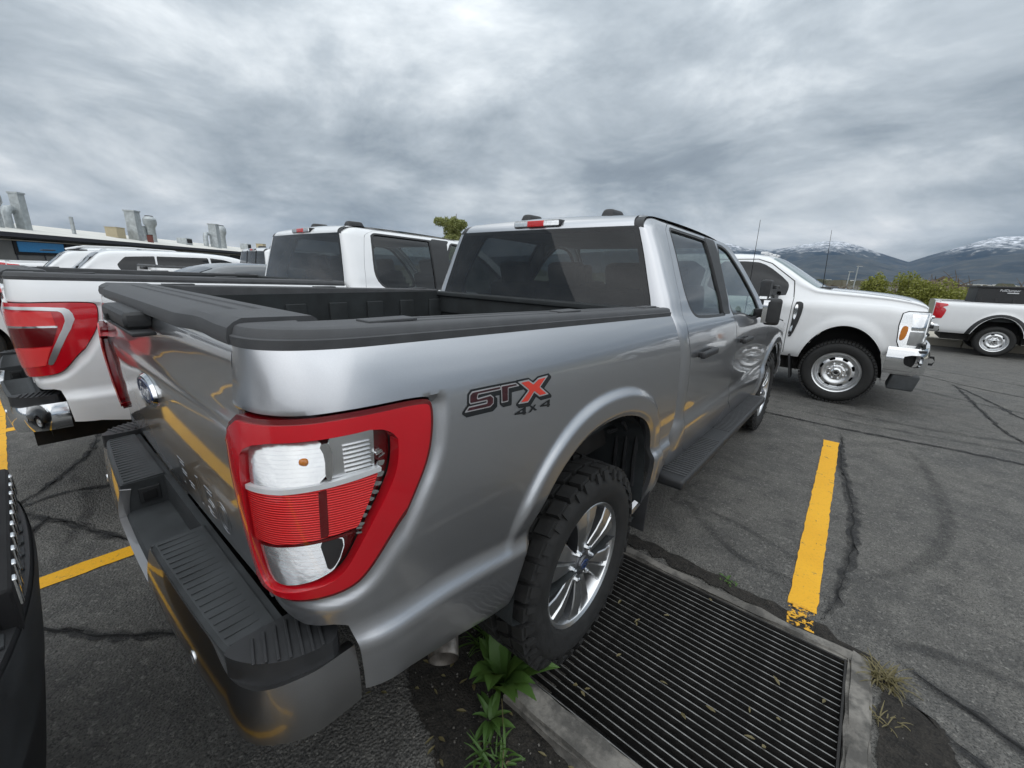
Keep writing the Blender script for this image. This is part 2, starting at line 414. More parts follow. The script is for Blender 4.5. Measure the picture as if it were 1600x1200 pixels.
def _conc(g):
    p = wc(g); n = g.noise(p, 4.5, 7, .65); f = g.noise(p, 60, 4); st = g.noise(p, 11, 5, .6)
    c = g.mix(g.remap(n, .3, .7), (.13, .122, .11), (.27, .255, .23)); c = g.mix(g.m('MULTIPLY', g.remap(st, .46, .60), .85), c, (.07, .067, .062)); c = g.mix(g.m('MULTIPLY', g.remap(g.noise(p, 2.3, 5), .5, .62), .5), c, (.05, .047, .043))
    return pri(g, c, .88, 0, Normal=bump(g, g.m('ADD', f, st), .004))
mat('concrete', _conc)
def _soil(g):
    p = wc(g); n = g.noise(p, 22, 8, .75); f = g.noise(p, 110, 4)
    return pri(g, g.mix(g.remap(g.m('ADD', g.m('MULTIPLY', n, .6), g.m('MULTIPLY', f, .4)), .40, .66), (.008, .007, .006), (.055, .048, .040)), .9, 0, Normal=bump(g, g.m('ADD', n, f), .015))
mat('soil', _soil)
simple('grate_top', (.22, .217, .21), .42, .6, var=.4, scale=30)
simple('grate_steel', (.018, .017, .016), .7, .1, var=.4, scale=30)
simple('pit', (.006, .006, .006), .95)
def leafmat(name, c1, c2):
    def b(g):
        p = wc(g); n = g.noise(p, 6, 3); col = g.mix(n, c1, c2); d = pri(g, col, .55)
        t = g.n('BsdfTranslucent', {0: g.mix(.5, col, (.20, .26, .03))}); return g.n('MixShader', {0: .28, 1: d.outputs[0], 2: t.outputs[0]})
    return mat(name, b)
leafmat('weed_leaf', (.045, .115, .024), (.11, .20, .045)); leafmat('dry_grass', (.13, .11, .05), (.24, .20, .10))
leafmat('shrub_leaf', (.17, .19, .035), (.30, .30, .07)); leafmat('tree_leaf', (.20, .23, .07), (.34, .35, .14))
simple('bark', (.10, .08, .06), .9, var=.4)
simple('white_roof', (.62, .61, .57), .7, var=.1, scale=.6)
simple('siding', (.135, .135, .13), .8, var=.2, scale=.7)
simple('fascia', (.030, .031, .04), .7)
simple('tan_box', (.42, .36, .24), .7)
simple('brick_red', (.16, .05, .04), .8)
simple('cyan_sign', (.02, .19, .42), .4)
simple('tan_wall', (.40, .37, .31), .85, var=.12, scale=1.5)
simple('debris', (.13, .10, .075), .95, var=.5, scale=1.5)
def _mtn(g):
    p = wc(g); s = g.n('SeparateXYZ', {0: p}); n = g.noise(p, .0016, 9, .62); n2 = g.noise(p, .006, 7, .62)
    c = g.mix(g.remap(n, .38, .62), (.010, .022, .034), (.045, .056, .062)); c = g.mix(g.m('MULTIPLY', g.remap(n2, .5, .66), .5), c, (.12, .11, .085))
    hgt = g.m('ADD', s.outputs[2], g.m('MULTIPLY', g.m('SUBTRACT', n2, .5), 620.0))
    snow = g.m('MULTIPLY', g.remap(hgt, 560, 800), g.remap(g.noise(p, .012, 6, .7), .36, .60, .10, 1.0))
    return pri(g, g.mix(snow, c, (.78, .80, .84)), .95)
mat('mountain', _mtn)
def _far(g):
    p = wc(g); n = g.noise(p, .01, 8, .65)
    return pri(g, g.mix(g.remap(n, .35, .65), (.05, .058, .035), (.12, .105, .075)), .95)
mat('far_ground', _far)

# ------------------------------------------------------------------ ground, markings, drain
def gz(y): return -.25*sst(8.6, 17.5, np.asarray(y, float))     # the lot falls away gently towards the far kerb
def sheet(name, rects, z, m, parent=None, step=None, kind=None):
    mb = MB()
    for (x0, x1, y0, y1) in rects:
        ys = np.unique(np.concatenate([[y0, y1], np.arange(math.ceil(max(y0, 7)), min(y1, 19), .6)])) if y1 > 8 else np.array([y0, y1]); ys = ys[(ys >= y0) & (ys <= y1)]
        V, F = grid(lambda x, y: np.array([x, y, gz(y)+z]), np.array([x0, x1]), ys); mb.add(V, F)
    o = mb.build(name, M[m], parent, smooth=False)
    if kind: o['kind'] = kind
    return o
HX0, HX1, HY0, HY1 = .79, 1.948, .83, 2.03                     # hole for the drain collar
car_park = sheet('asphalt', [(-150, HX0, -80, 18.3), (HX1, 60, -80, 18.3), (HX0, HX1, -80, HY0), (HX0, HX1, HY1, 18.3)], 0, 'asphalt', kind='structure')
gnd = sheet('ground', [(-15500, 15500, -15500, -78), (-15500, -148, -78, 15500), (58, 15500, -78, 15500), (-148, 58, 18.0, 15500)], -.06, 'far_ground', kind='structure')
def line(pts, wd, m, name, z=.004, parent=car_park, jag=.004, seed=1, n=None, taper=0.0):
    """flat painted or sealed strip along a path on the asphalt, with slightly ragged edges"""
    P = np.array(pts, float); seg = np.r_[0, np.cumsum(np.linalg.norm(np.diff(P, axis=0), axis=1))]
    n = n or max(4, int(seg[-1]/.05)); s = np.linspace(0, seg[-1], n); C = np.stack([np.interp(s, seg, P[:, 0]), np.interp(s, seg, P[:, 1])], 1)
    T = np.gradient(C, axis=0); T /= np.linalg.norm(T, axis=1)[:, None]+1e-9; Nn = np.stack([-T[:, 1], T[:, 0]], 1); r_ = np.random.default_rng(seed)
    w_ = wd/2*(1-taper*np.abs(np.linspace(-1, 1, n))**3); V = []; soft = m in ('tyre_mark', 'crack'); Q = (1, .5, 0, -.5, -1) if soft else (1, -1); att_ = []
    for k in range(n):
        j = r_.normal(0, jag, len(Q)); end = min(1, 6*min(k, n-1-k)/n)
        for i, q in enumerate(Q):
            P2 = C[k]+Nn[k]*(w_[k]*q+j[i]); V.append((P2[0], P2[1], float(gz(P2[1]))+z)); att_.append((1-abs(q))*end)
    L_ = len(Q); F = [(L_*k+i, L_*k+i+1, L_*(k+1)+i+1, L_*(k+1)+i) for k in range(n-1) for i in range(L_-1)]
    o = mk(name, V, F, M[m], parent, smooth=False)
    if soft: at = o.data.attributes.new('edge', 'FLOAT', 'POINT'); at.data.foreach_set('value', att_)
    return o
LX = [-13.4, -10.4, -7.35, -4.31, -1.265, 1.62]
line([(1.615, 5.09), (1.68, 2.19)], .125, 'yellow_line', 'yellow_line', seed=3, jag=.002)
line([(1.68, 2.20), (1.69, 2.03)], .115, 'yellow_flakes', 'yellow_flake_paint', z=.0105, seed=8)
for k, x in enumerate(LX[:-1]): line([(x, -.36), (x, 5.0)], .115, 'yellow_line', 'yellow_line', seed=k+10, jag=.002)
for k, x in enumerate(LX): line([(x, -5.7), (x, -.48)], .115, 'yellow_line', 'yellow_line', seed=k+30, jag=.002)
line([(-16.5, -.42), (1.3, -.42)], .115, 'yellow_line', 'yellow_line', z=.0035, seed=50, jag=.002)
CR = [[(1.67, 5.45), (1.70, 5.14), (1.71, 4.56), (1.79, 3.99), (1.85, 3.53), (1.845, 2.96), (1.83, 2.64), (1.81, 2.37), (1.76, 2.16)],
      [(-.9, 5.75), (.3, 5.70), (.94, 5.68), (1.4, 5.66), (1.81, 5.65), (2.23, 5.69), (2.61, 5.73), (3.4, 5.67), (4.6, 5.8)],
      [(2.96, 9.8), (3.0, 8.6), (3.05, 7.4), (3.1, 6.7), (3.45, 5.9)], [(2.9, 9.9), (3.2, 8.75), (3.4, 7.6), (3.9, 6.3)], [(2.2, 11.2), (3.0, 9.8), (4.6, 8.9)],
      [(-2.3, -.38), (-2.51, -.23), (-2.81, -.05), (-3.23, .13), (-3.8, .21)], [(-2.3, -.36), (-2.37, -.2), (-2.39, -.05), (-2.2, .3)], [(-2.25, -.34), (-1.99, -.17), (-1.65, -.03), (-1.3, .13)], [(-2.05, -.2), (-1.9, -.3), (-1.6, -.33), (-1.4, -.28)],
      [(2.0, 1.95), (2.25, 1.75), (2.6, 1.62), (3.1, 1.3)], [(2.05, 2.1), (2.4, 1.95), (2.75, 1.6)], [(-.2, .3), (-.6, -.1), (-.9, -.3)]]
for k, c in enumerate(CR):
    r_ = np.random.default_rng(k+70); P = chaikin(c, 3, False); P = P+r_.normal(0, .007, P.shape)
    line(P, .085 if k in (0, 1) else .06, 'crack', 'tar_seam', z=.0030+.0002*k, jag=.010, seed=k+90, taper=.5)
    line(P, .007, 'pit', 'crack', z=.0060+.0002*k, jag=.002, seed=k+190, taper=.8)
for k, (c, wd) in enumerate([([(2.13, 5.6), (2.29, 5.12), (2.35, 4.37), (2.36, 3.9), (2.30, 3.46), (2.17, 3.06), (2.03, 2.82), (1.8, 2.55)], .13), ([(.90, 3.3), (.80, 2.95), (.83, 2.72), (.93, 2.86), (.99, 2.73), (1.14, 2.57), (1.29, 2.44), (1.47, 2.38), (1.75, 2.42)], .085),
                           ([(.96, 2.82), (1.24, 2.8), (1.59, 2.64), (1.75, 2.5)], .06), ([(1.1, 6.6), (1.9, 6.35), (2.9, 6.4), (4.3, 6.9)], .16), ([(.9, 6.1), (2.1, 6.0), (3.3, 6.2), (4.9, 6.0)], .13), ([(-2.9, -.1), (-2.2, .05), (-1.3, -.25)], .12), ([(1.6, 9.6), (2.9, 8.4), (4.6, 7.7)], .18), ([(2.5, 12.0), (4.0, 10.6), (5.6, 10.2)], .2), ([(1.95, 2.2), (2.3, 2.35), (2.8, 2.2)], .1)]):
    line(chaikin(c, 3, False), wd, 'tyre_mark', 'tyre_mark', z=.0015+.00015*k, jag=.006, seed=k+300, taper=.6)
# loose dirt around the drain
def blob(name, P, z, m, seed, jag=.012, parent=car_park):
    P = chaikin(P, 3); r_ = np.random.default_rng(seed); P = P+r_.normal(0, jag, P.shape)*.5; n = len(P); V = [(p[0], p[1], z) for p in P]
    return mk(name, V, [tuple(range(n))], M[m], parent, smooth=False)
blob('soil', [(.40, .80), (.49, .68), (.57, .63), (.63, .605), (.71, .585), (.78, .58), (.85, .52), (1.0, .44), (1.25, .50), (1.30, .80), (1.05, .845), (.80, .86), (.78, 1.1), (.5, 1.1)], .0075, 'soil', 1)
blob('soil', [(1.975, 1.95), (2.02, 1.875), (2.10, 1.885), (2.17, 1.84), (2.18, 1.70), (2.14, 1.5), (2.08, 1.3), (1.95, 1.2), (1.972, 1.6)], .0078, 'soil', 2)
line([(.70, 2.10), (.90, 2.12), (1.10, 2.115), (1.35, 2.095), (1.60, 2.085), (1.80, 2.06), (1.93, 2.02), (1.985, 1.93)], .10, 'soil', 'soil', z=.0085, jag=.016, seed=5)
# concrete collar round the grate (each side its own piece)
drain = empty('storm_drain', (1.35, 1.45, 0), 0, 'square steel drain grate of parallel bars in a worn concrete surround', 'drain grate')
def dpart(mb, name, m, **k):
    o = mb.build(name, M[m], drain, **k); o.data.transform(Matrix.Translation((-1.35, -1.45, 0))); return o
GX0, GX1, GY0, GY1 = .80, 1.862, .965, 1.955
rg = np.random.default_rng(12)
def collar(name, c, d, z=.012):
    bm = bmesh.new(); bmesh.ops.create_cube(bm, size=1)
    for v in bm.verts: v.co = Vector((v.co.x*d[0], v.co.y*d[1], v.co.z*d[2]))
    bmesh.ops.subdivide_edges(bm, edges=[e for e in bm.edges if e.calc_length() > .4], cuts=14, use_grid_fill=True)
    bmesh.ops.bevel(bm, geom=[e for e in bm.edges if e.is_manifold and e.calc_face_angle(0) > 1], offset=.012, segments=2, affect='EDGES')
    for v in bm.verts: v.co += Vector(rg.normal(0, .0035, 3)); v.co += Vector(c)-Vector((1.35, 1.45, 0))
    me = bpy.data.meshes.new(name); bm.to_mesh(me); bm.free(); me.materials.append(M['concrete']); me.polygons.foreach_set('use_smooth', [True]*len(me.polygons)); me.set_sharp_from_angle(angle=R(45))
    o = bpy.data.objects.new(name, me); COL.objects.link(o); o.parent = drain; return o
collar('concrete_kerb', (1.415, .895, -.115), (1.10, .115, .33))
collar('concrete_kerb', (1.345, 2.000, -.235), (1.10, .072, .50))
collar('concrete_kerb', (1.912, 1.50, -.232), (.080, 1.07, .50))
mb = MB(); mb.box((.79, 1.45, -.23), (.03, 1.2, .44)); dpart(mb, 'concrete_side', 'concrete')
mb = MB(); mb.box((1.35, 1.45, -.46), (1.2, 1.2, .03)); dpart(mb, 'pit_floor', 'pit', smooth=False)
mb = MB(); mb.box((GX1+.003, (GY0+GY1)/2, -.012), (.008, GY1-GY0+.02, .04)); mb.box((GX0+.003, (GY0+GY1)/2, -.012), (.008, GY1-GY0+.02, .04)); mb.box(((GX0+GX1)/2, GY1+.004, -.014), (GX1-GX0, .008, .04)); mb.box(((GX0+GX1)/2, GY0-.002, -.014), (GX1-GX0, .008, .04))
dpart(mb, 'grate_frame', 'grate_steel', smooth=False)
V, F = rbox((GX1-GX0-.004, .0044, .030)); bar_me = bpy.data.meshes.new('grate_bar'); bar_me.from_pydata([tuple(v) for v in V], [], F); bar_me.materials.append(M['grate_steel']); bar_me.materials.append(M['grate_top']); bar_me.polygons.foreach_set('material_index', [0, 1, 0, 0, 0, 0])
y = GY0+.02
while y < GY1-.005:
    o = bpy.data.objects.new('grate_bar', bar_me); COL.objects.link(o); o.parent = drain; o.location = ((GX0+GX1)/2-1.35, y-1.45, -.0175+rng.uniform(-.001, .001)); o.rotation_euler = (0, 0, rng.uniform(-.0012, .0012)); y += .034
for x in (1.08, 1.34, 1.60):
    mb = MB(); mb.box((x, (GY0+GY1)/2, -.044), (.007, GY1-GY0-.03, .014)); dpart(mb, 'cross_rod', 'grate_steel', smooth=False)

# ------------------------------------------------------------------ plants at the drain
def leaf(mb, base, d, L, wd, up, curl=.4, seg=6, side=None, ruff=0.0):
    """one arched lance-shaped leaf"""
    d = np.array([d[0], d[1], 0.0]); d /= np.linalg.norm(d); s = np.array([-d[1], d[0], 0]); P = np.array(base, float); a = up; V = []
    for k in range(seg+1):
        t = k/seg; w_ = wd*(.12+math.sin(math.pi*min(1, t**.75*.98+.02))**.8)*.5 if t < 1 else .0008
        w_ *= 1+ruff*rng.uniform(-1, 1); V += [P-s*w_+np.array([0, 0, w_*.35]), P, P+s*w_+np.array([0, 0, w_*.35])]
        st = L/seg; P = P+(d*math.cos(a)+np.array([0, 0, 1])*math.sin(a))*st; a -= curl/seg*(1+t)
    mb.add(V, [(3*k+j, 3*k+j+1, 3*k+j+4, 3*k+j+3) for k in range(seg) for j in (0, 1)])
def weed(loc, n, L, label, wide=.2, up0=.9, group=None):
    root = empty('weed', (*loc, 0.0), 0, label, 'weed', group)
    for k in range(n):
        mb = MB(); a = k*2.399+rng.uniform(-.3, .3); l = L*rng.uniform(.55, 1.05); leaf(mb, (rng.uniform(-.012, .012), rng.uniform(-.012, .012), .0), (math.cos(a), math.sin(a)), l, l*wide*rng.uniform(.8, 1.2), rng.uniform(up0-.35, up0+.45), rng.uniform(.5, 1.3), ruff=.12)
        mb.build('leaf', M['weed_leaf'], root)
    return root
w1 = weed((.825, .862), 22, .27, 'broad-leaved green weed growing against the rear tyre and the kerb', .25, 1.12)
w2 = weed((.88, .76), 11, .13, 'small low broad-leaved weed in the dark soil beside the concrete kerb', .24, .7)
def feathery(loc, n, L, label, m='weed_leaf', lean=.6, w_=.004):
    root = empty('grass_tuft', (*loc, 0), 0, label, 'weed'); mb = MB()
    for k in range(n):
        a = rng.uniform(0, 6.28); l = L*rng.uniform(.4, 1.1); leaf(mb, (rng.uniform(-.04, .04), rng.uniform(-.04, .04), 0), (math.cos(a), math.sin(a)), l, w_*rng.uniform(.7, 1.6), rng.uniform(lean-.4, lean+.6), rng.uniform(.4, 1.6), 5)
    o = mb.build('blades', M[m], root); o['kind'] = 'stuff'; return root
feathery((.975, .67), 60, .13, 'fine feathery weed sprouting from the soil in front of the kerb', w_=.006)
feathery((.66, .98), 50, .16, 'thin grassy weed in shadow between exhaust pipe and tyre', w_=.005, lean=.9)
feathery((1.985, 1.96), 150, .11, 'dry straw-coloured grass tuft at the corner of the drain surround', 'dry_grass', .5)
feathery((1.99, 1.75), 40, .07, 'sparse dry grass in the soil along the side of the drain surround', 'dry_grass', .4)
feathery((1.35, 2.13), 30, .035, 'tiny green moss and sprouts in the seam above the grate', w_=.008)
w3 = empty('twig', (.98, .72, .012), 0, 'thin dry stalk lying on the soil by the kerb', 'twig'); V, F = tube([(-.10, .10, .03), (0, .0, .014), (.09, -.12, .0)], .0018, 5); mk('stalk', V, F, M['dry_grass'], w3)
rg2 = np.random.default_rng(4); mb = MB()
for k in range(420):
    x, y_ = rg2.uniform(.35, 1.3), rg2.uniform(.42, 1.0)
    if k > 220: x, y_ = rg2.uniform(-.6, 3.4), rg2.uniform(-.2, 4.6)
    if .77 < x < 1.98 and .82 < y_ < 2.07: continue
    s = rg2.uniform(.0015, .0045)*(1 if k < 300 else .8); mb.box((x, y_, .008+s*.3), (s*2, s*1.5, s), rot=Matrix.Rotation(rg2.uniform(0, 3), 3, 'Z'), taper=.6)
gv_ = mb.build('gravel', M['concrete'], None, smooth=False); props(gv_, 'scattered small stones lying on the asphalt and soil', 'gravel', None, 'stuff')
mb = MB()
for k in range(46):
    x, y_ = (rg2.uniform(.85, 1.85), rg2.uniform(1.0, 1.94)) if k < 20 else (rg2.uniform(.45, 1.2), rg2.uniform(.50, .83)); a = rg2.uniform(0, 6.28); leaf(mb, (x, y_, .010 if k >= 20 else .004), (math.cos(a), math.sin(a)), rg2.uniform(.015, .04), rg2.uniform(.006, .014), rg2.uniform(-.1, .3), rg2.uniform(0, .5), 3)
props(mb.build('leaf_litter', M['dry_grass'], None), 'dry leaf fragments scattered on the drain grate and soil', 'leaf litter', None, 'stuff')

# ------------------------------------------------------------------ crew-cab pickup (the silver one; the white one is a copy in another paint)
RK = .024                                   # nose-down rake of the body
def rake(V): V = np.array(V, float); V[:, 2] -= RK*(V[:, 1]-1.24); return V
ZP = np.array([.44, .48, .53, .57, .62, .70, .755, .79, .812, .835, .87, .93, 1.0, 1.1, 1.2, 1.27, 1.32, 1.36, 1.395, 1.43, 1.46])
XP = np.array([.90, .915, .935, .95, .968, .982, .988, .988, .976, .9685, .9705, .976, .981, .984, .982, .977, .969, .958, .944, .924, .90])
def smooth_profile(Z, X, lo, hi, n):
    """Catmull-Rom through the measured points, tabulated finely"""
    t = np.linspace(lo, hi, n); k = np.clip(np.searchsorted(Z, t, 'right')-1, 0, len(Z)-2); m = np.gradient(X, Z); h = Z[k+1]-Z[k]; u = (t-Z[k])/h
    return t, (2*u**3-3*u**2+1)*X[k]+(u**3-2*u**2+u)*h*m[k]+(-2*u**3+3*u**2)*X[k+1]+(u**3-u**2)*h*m[k+1]
_pz, _px = smooth_profile(ZP, XP, .44, 1.46, 2400)
def xp(z): return np.interp(z, _pz, _px)
_yz, _yy = smooth_profile(np.array([.40, .80, .90, 1.0, 1.1, 1.2, 1.3, 1.42, 1.5]), np.array([.21, .165, .15, .138, .13, .126, .13, .143, .15]), .40, 1.5, 1600)
def yt(z): return np.interp(z, _yz, _yy)
def bedS0(s, z):
    zz = z+(-.005*sst(.1, .4, s)+.005*sst(.4, .58, s)+.035*sst(.48, .84, s))*(1-sst(.85, 1.0, z))
    W = xp(zz); y0 = yt(z); L = .36; n = 2.5; th = np.clip(s/L, 0, 1)*np.pi/2
    u = np.sin(th)**(2/n); v = np.clip(np.cos(th), 0, 1)**(2/n)
    y = np.where(s < L, L-(L-y0)*v, s)
    return np.array([.785+(W-.785)*u, y, z-RK*(y-1.24)])
ARCH = chaikin([(1.785, .40), (1.785, .66), (1.755, .80), (1.70, .92), (1.60, 1.0), (1.43, 1.055), (1.262, 1.068), (1.10, 1.05), (.97, .985), (.87, .88), (.80, .74), (.765, .58), (.76, .40)], 2)
TLO = chaikin([(-.03, 1.312), (.16, 1.309), (.30, 1.316), (.425, 1.314), (.449, 1.302), (.446, 1.245), (.43, 1.176), (.386, 1.10), (.336, 1.02), (.285, .955), (.24, .932), (.158, .922), (.07, .916), (-.03, .92)], 2)
BEDP = [(-.01, 1.43), (-.01, .862), (.10, .845), (.19, .850), (.226, .842), (.234, .80), (.238, .660), (.36, .650), (.535, .608), (.65, .576), (.78, .560), (.80, .42), (1.76, .42), (1.80, .50), (1.90, .535), (1.955, .615), (1.99, .70), (2.01, .78), (2.05, .845), (2.045, .93), (2.02, 1.046), (2.005, 1.21), (1.975, 1.31), (1.955, 1.36), (1.945, 1.43)]
def bedS(s, z):
    s = np.asarray(s, float); z = np.asarray(z, float)
    P = bedS0(s, z); n = snorm(bedS0, s, z)
    d = -sdp(ARCH, s, z); t = -sdp(TLO, s, z)
    o = .022*(1-sst(.080, .118, d))*np.where(s < 1.2, sst(.74, .92, z), 1.0)-.012*(1-sst(0, .022, d))
    o = o-.015*(1-sst(.010, .042, t))*(t < .06)*(1-sst(1.295, 1.315, z))
    return P+n*o
def tlS(s, z):                              # lamp lens: swells a little rearwards of the body at the corner
    s = np.asarray(s, float); z = np.asarray(z, float); return bedS0(s, z)+snorm(bedS0, s, z)*(.014*(1-sst(.04, .26, s)))
def bed_side(root, sg):
    V, F = trim(bedS, np.concatenate([rl(0, .46, .0075), rl(.469, .72, .009), rl(.7285, 1.90, .0085), rl(1.911, 2.06, .011)]), rl(.44, 1.432, .0085),
                lambda a, b, P: np.minimum(np.minimum(sdp(BEDP, a, b), -sdp(ARCH, a, b)), -sdp(TLO, a, b)-.002), .022)
    if sg < 0: V, F = mirx(V, F)
    return mk('bed_side', V, F, M['silver_paint'], root)
def surf(root, name, S, poly, m, A, B, off=0.0, depth=.008, sg=1, inset=0.0, minus=None, parent=None, sharp=32):
    def f(a, b, P):
        v = sdp(poly, a, b)-inset
        if minus is not None:
            for q, k in minus: v = np.minimum(v, -sdp(q, a, b)-k)
        return v
    V, F = trim(S, A, B, f, depth, off)
    if sg < 0: V, F = mirx(V, F)
    return mk(name, V, F, M[m], parent or root, sharp=sharp)
TWIN = [(.050, 1.264), (.237, 1.270), (.356, 1.276), (.354, 1.185), (.334, 1.135), (.300, 1.08), (.269, 1.032), (.239, .988), (.20, .966), (.146, .956), (.07, .942), (.024, .946), (.020, 1.03), (.028, 1.1), (.038, 1.18)]
def tail_light_halogen(root, sg):
    A, B = rl(0, .46, .0065), rl(.91, 1.32, .0065)
    tl = surf(root, 'tail_light', tlS, TLO, 'lens_red', A, B, .004, .03, sg, .013, [(chaikin(TWIN, 2), 0)])
    def pc(name, poly, m, off, dep=.004, st=.006, S=tlS):
        P = np.array(poly); return surf(root, name, S, poly, m, rl(P[:, 0].min()-.01, P[:, 0].max()+.01, st), rl(P[:, 1].min()-.01, P[:, 1].max()+.01, st), off, dep, sg, parent=tl)
    surf(root, 'lens_rim', tlS, TLO, 'lens_red_dark', A, B, -.001, .03, sg, .003, [(TLO, -.0145)], parent=tl)
    pc('lamp_housing', chaikin(TWIN, 1), 'lens_red_dark', -.034, 0)
    pc('reverse_reflector', chaikin([(.056, 1.258), (.06, 1.260), (.15, 1.262), (.236, 1.266), (.232, 1.182), (.13, 1.1745), (.046, 1.173), (.044, 1.18)], 1), 'reflector', -.010)
    pc('reflector_plate', [(.236, 1.265), (.324, 1.269), (.320, 1.191), (.232, 1.186)], 'alloy', -.014)
    for k in range(7): pc('plate_rib', [(.262, 1.2485-k*.0085), (.316, 1.2505-k*.0085), (.316, 1.2475-k*.0085), (.262, 1.2455-k*.0085)], 'chrome', -.009, .005, .003)
    pc('divider_bar', [(.040, 1.174), (.13, 1.1765), (.23, 1.184), (.328, 1.194), (.327, 1.184), (.23, 1.174), (.13, 1.1665), (.038, 1.164)], 'emblem_white', -.002, .018)
    pc('brake_lens', [(.040, 1.162), (.13, 1.166), (.23, 1.173), (.322, 1.182), (.30, 1.125), (.275, 1.078), (.19, 1.067), (.10, 1.057), (.028, 1.051)], 'lens_red_ribbed', -.004)
    pc('turn_reflector', chaikin([(.026, 1.038), (.032, 1.040), (.12, 1.0515), (.225, 1.064), (.250, 1.055), (.222, .992), (.185, .974), (.146, .9625), (.07, .946), (.030, .950), (.026, 1.0)], 1), 'reflector', -.010)
    pc('lamp_bezel', chaikin([(.214, 1.2585), (.243, 1.2595), (.238, 1.187), (.222, 1.1855), (.226, 1.235)], 1), 'chrome', -.006, .01)
    pc('brake_baffle', [(.205, 1.1685), (.222, 1.1705), (.214, 1.072), (.196, 1.0695)], 'lens_red_dark', -.003, .003)
    pc('turn_baffle', chaikin([(.190, 1.058), (.224, 1.0625), (.246, 1.053), (.226, 1.005), (.200, .985), (.196, 1.02)], 1), 'black_plastic', -.008, .006)
    pc('lower_bezel', [(.03, 1.045), (.12, 1.0575), (.262, 1.070), (.261, 1.064), (.12, 1.0515), (.03, 1.039)], 'lens_red_dark', -.006, .014)
    strip = [(.326, 1.262), (.346, 1.263), (.343, 1.186), (.332, 1.16), (.316, 1.125), (.290, 1.083), (.258, 1.032), (.244, 1.035), (.272, 1.083), (.302, 1.13), (.318, 1.165), (.326, 1.19)]
    L = np.array(strip); cen = [((L[i]+L[-1-i])/2) for i in range(6)]
    path = np.array(cen); seg = np.linspace(0, len(path)-1, 27)
    for i in range(26):                                   # chrome facets beside the lamps
        if i % 2: continue
        q = [np.array([np.interp(t, range(6), path[:, 0]), np.interp(t, range(6), path[:, 1])]) for t in (seg[i]+.02, seg[i+1]+.02)]
        d = q[1]-q[0]; n = np.array([d[1], -d[0]])/np.linalg.norm(d)*.0075
        pc('chrome_facet', [q[0]-n, q[0]+n*.7, q[1]+n, q[1]-n*.6], 'chrome', -.008+.003*(i % 4 == 0), .012, .003)
    for (s_, z_, r_) in ((.180, 1.226, .010),):
        c = tlS(np.array(s_), np.array(z_))-snorm(bedS0, np.array(s_), np.array(z_))*.015
        V, F = lathe([(-r_, .0005), (-r_*.7, r_*.7), (0, r_), (r_*.7, r_*.7), (r_, .0005)], 12); V = V+c
        if sg < 0: V, F = mirx(V, F)
        mk('bulb', V, F, M['amber'], tl)
    pc('lens_cover', chaikin(TWIN, 2), 'clear_lens', .002, 0, .01)
    return tl
def tail_light_led(root, sg):
    A, B = rl(0, .46, .0065), rl(.91, 1.32, .0065)
    tl = surf(root, 'tail_light', tlS, TLO, 'lens_red', A, B, .003, .03, sg, .004)
    def pc(name, poly, m, off, dep=.006, st=.006):
        P = np.array(poly); return surf(root, name, tlS, poly, m, rl(P[:, 0].min()-.01, P[:, 0].max()+.01, st), rl(P[:, 1].min()-.01, P[:, 1].max()+.01, st), off, dep, sg, parent=tl)
    pc('light_guide', chaikin([(.05, 1.288), (.33, 1.290), (.352, 1.270), (.356, 1.21), (.29, 1.07), (.245, .992), (.225, .985), (.215, .995), (.265, 1.08), (.328, 1.205), (.328, 1.255), (.31, 1.272), (.05, 1.274)], 1), 'alloy', .006)
    pc('brake_lens', [(.05, 1.262), (.29, 1.262), (.295, 1.195), (.05, 1.19)], 'lens_red_ribbed', .006)
    pc('divider_bar', [(.05, 1.190), (.30, 1.194), (.30, 1.184), (.05, 1.180)], 'chrome', .007)
    pc('dark_lens', [(.05, 1.178), (.298, 1.182), (.262, 1.09), (.04, 1.075)], 'lens_red_dark', .006)
    pc('turn_lens', [(.04, 1.07), (.255, 1.082), (.205, .985), (.02, .965)], 'lens_red_ribbed', .006)
    return tl
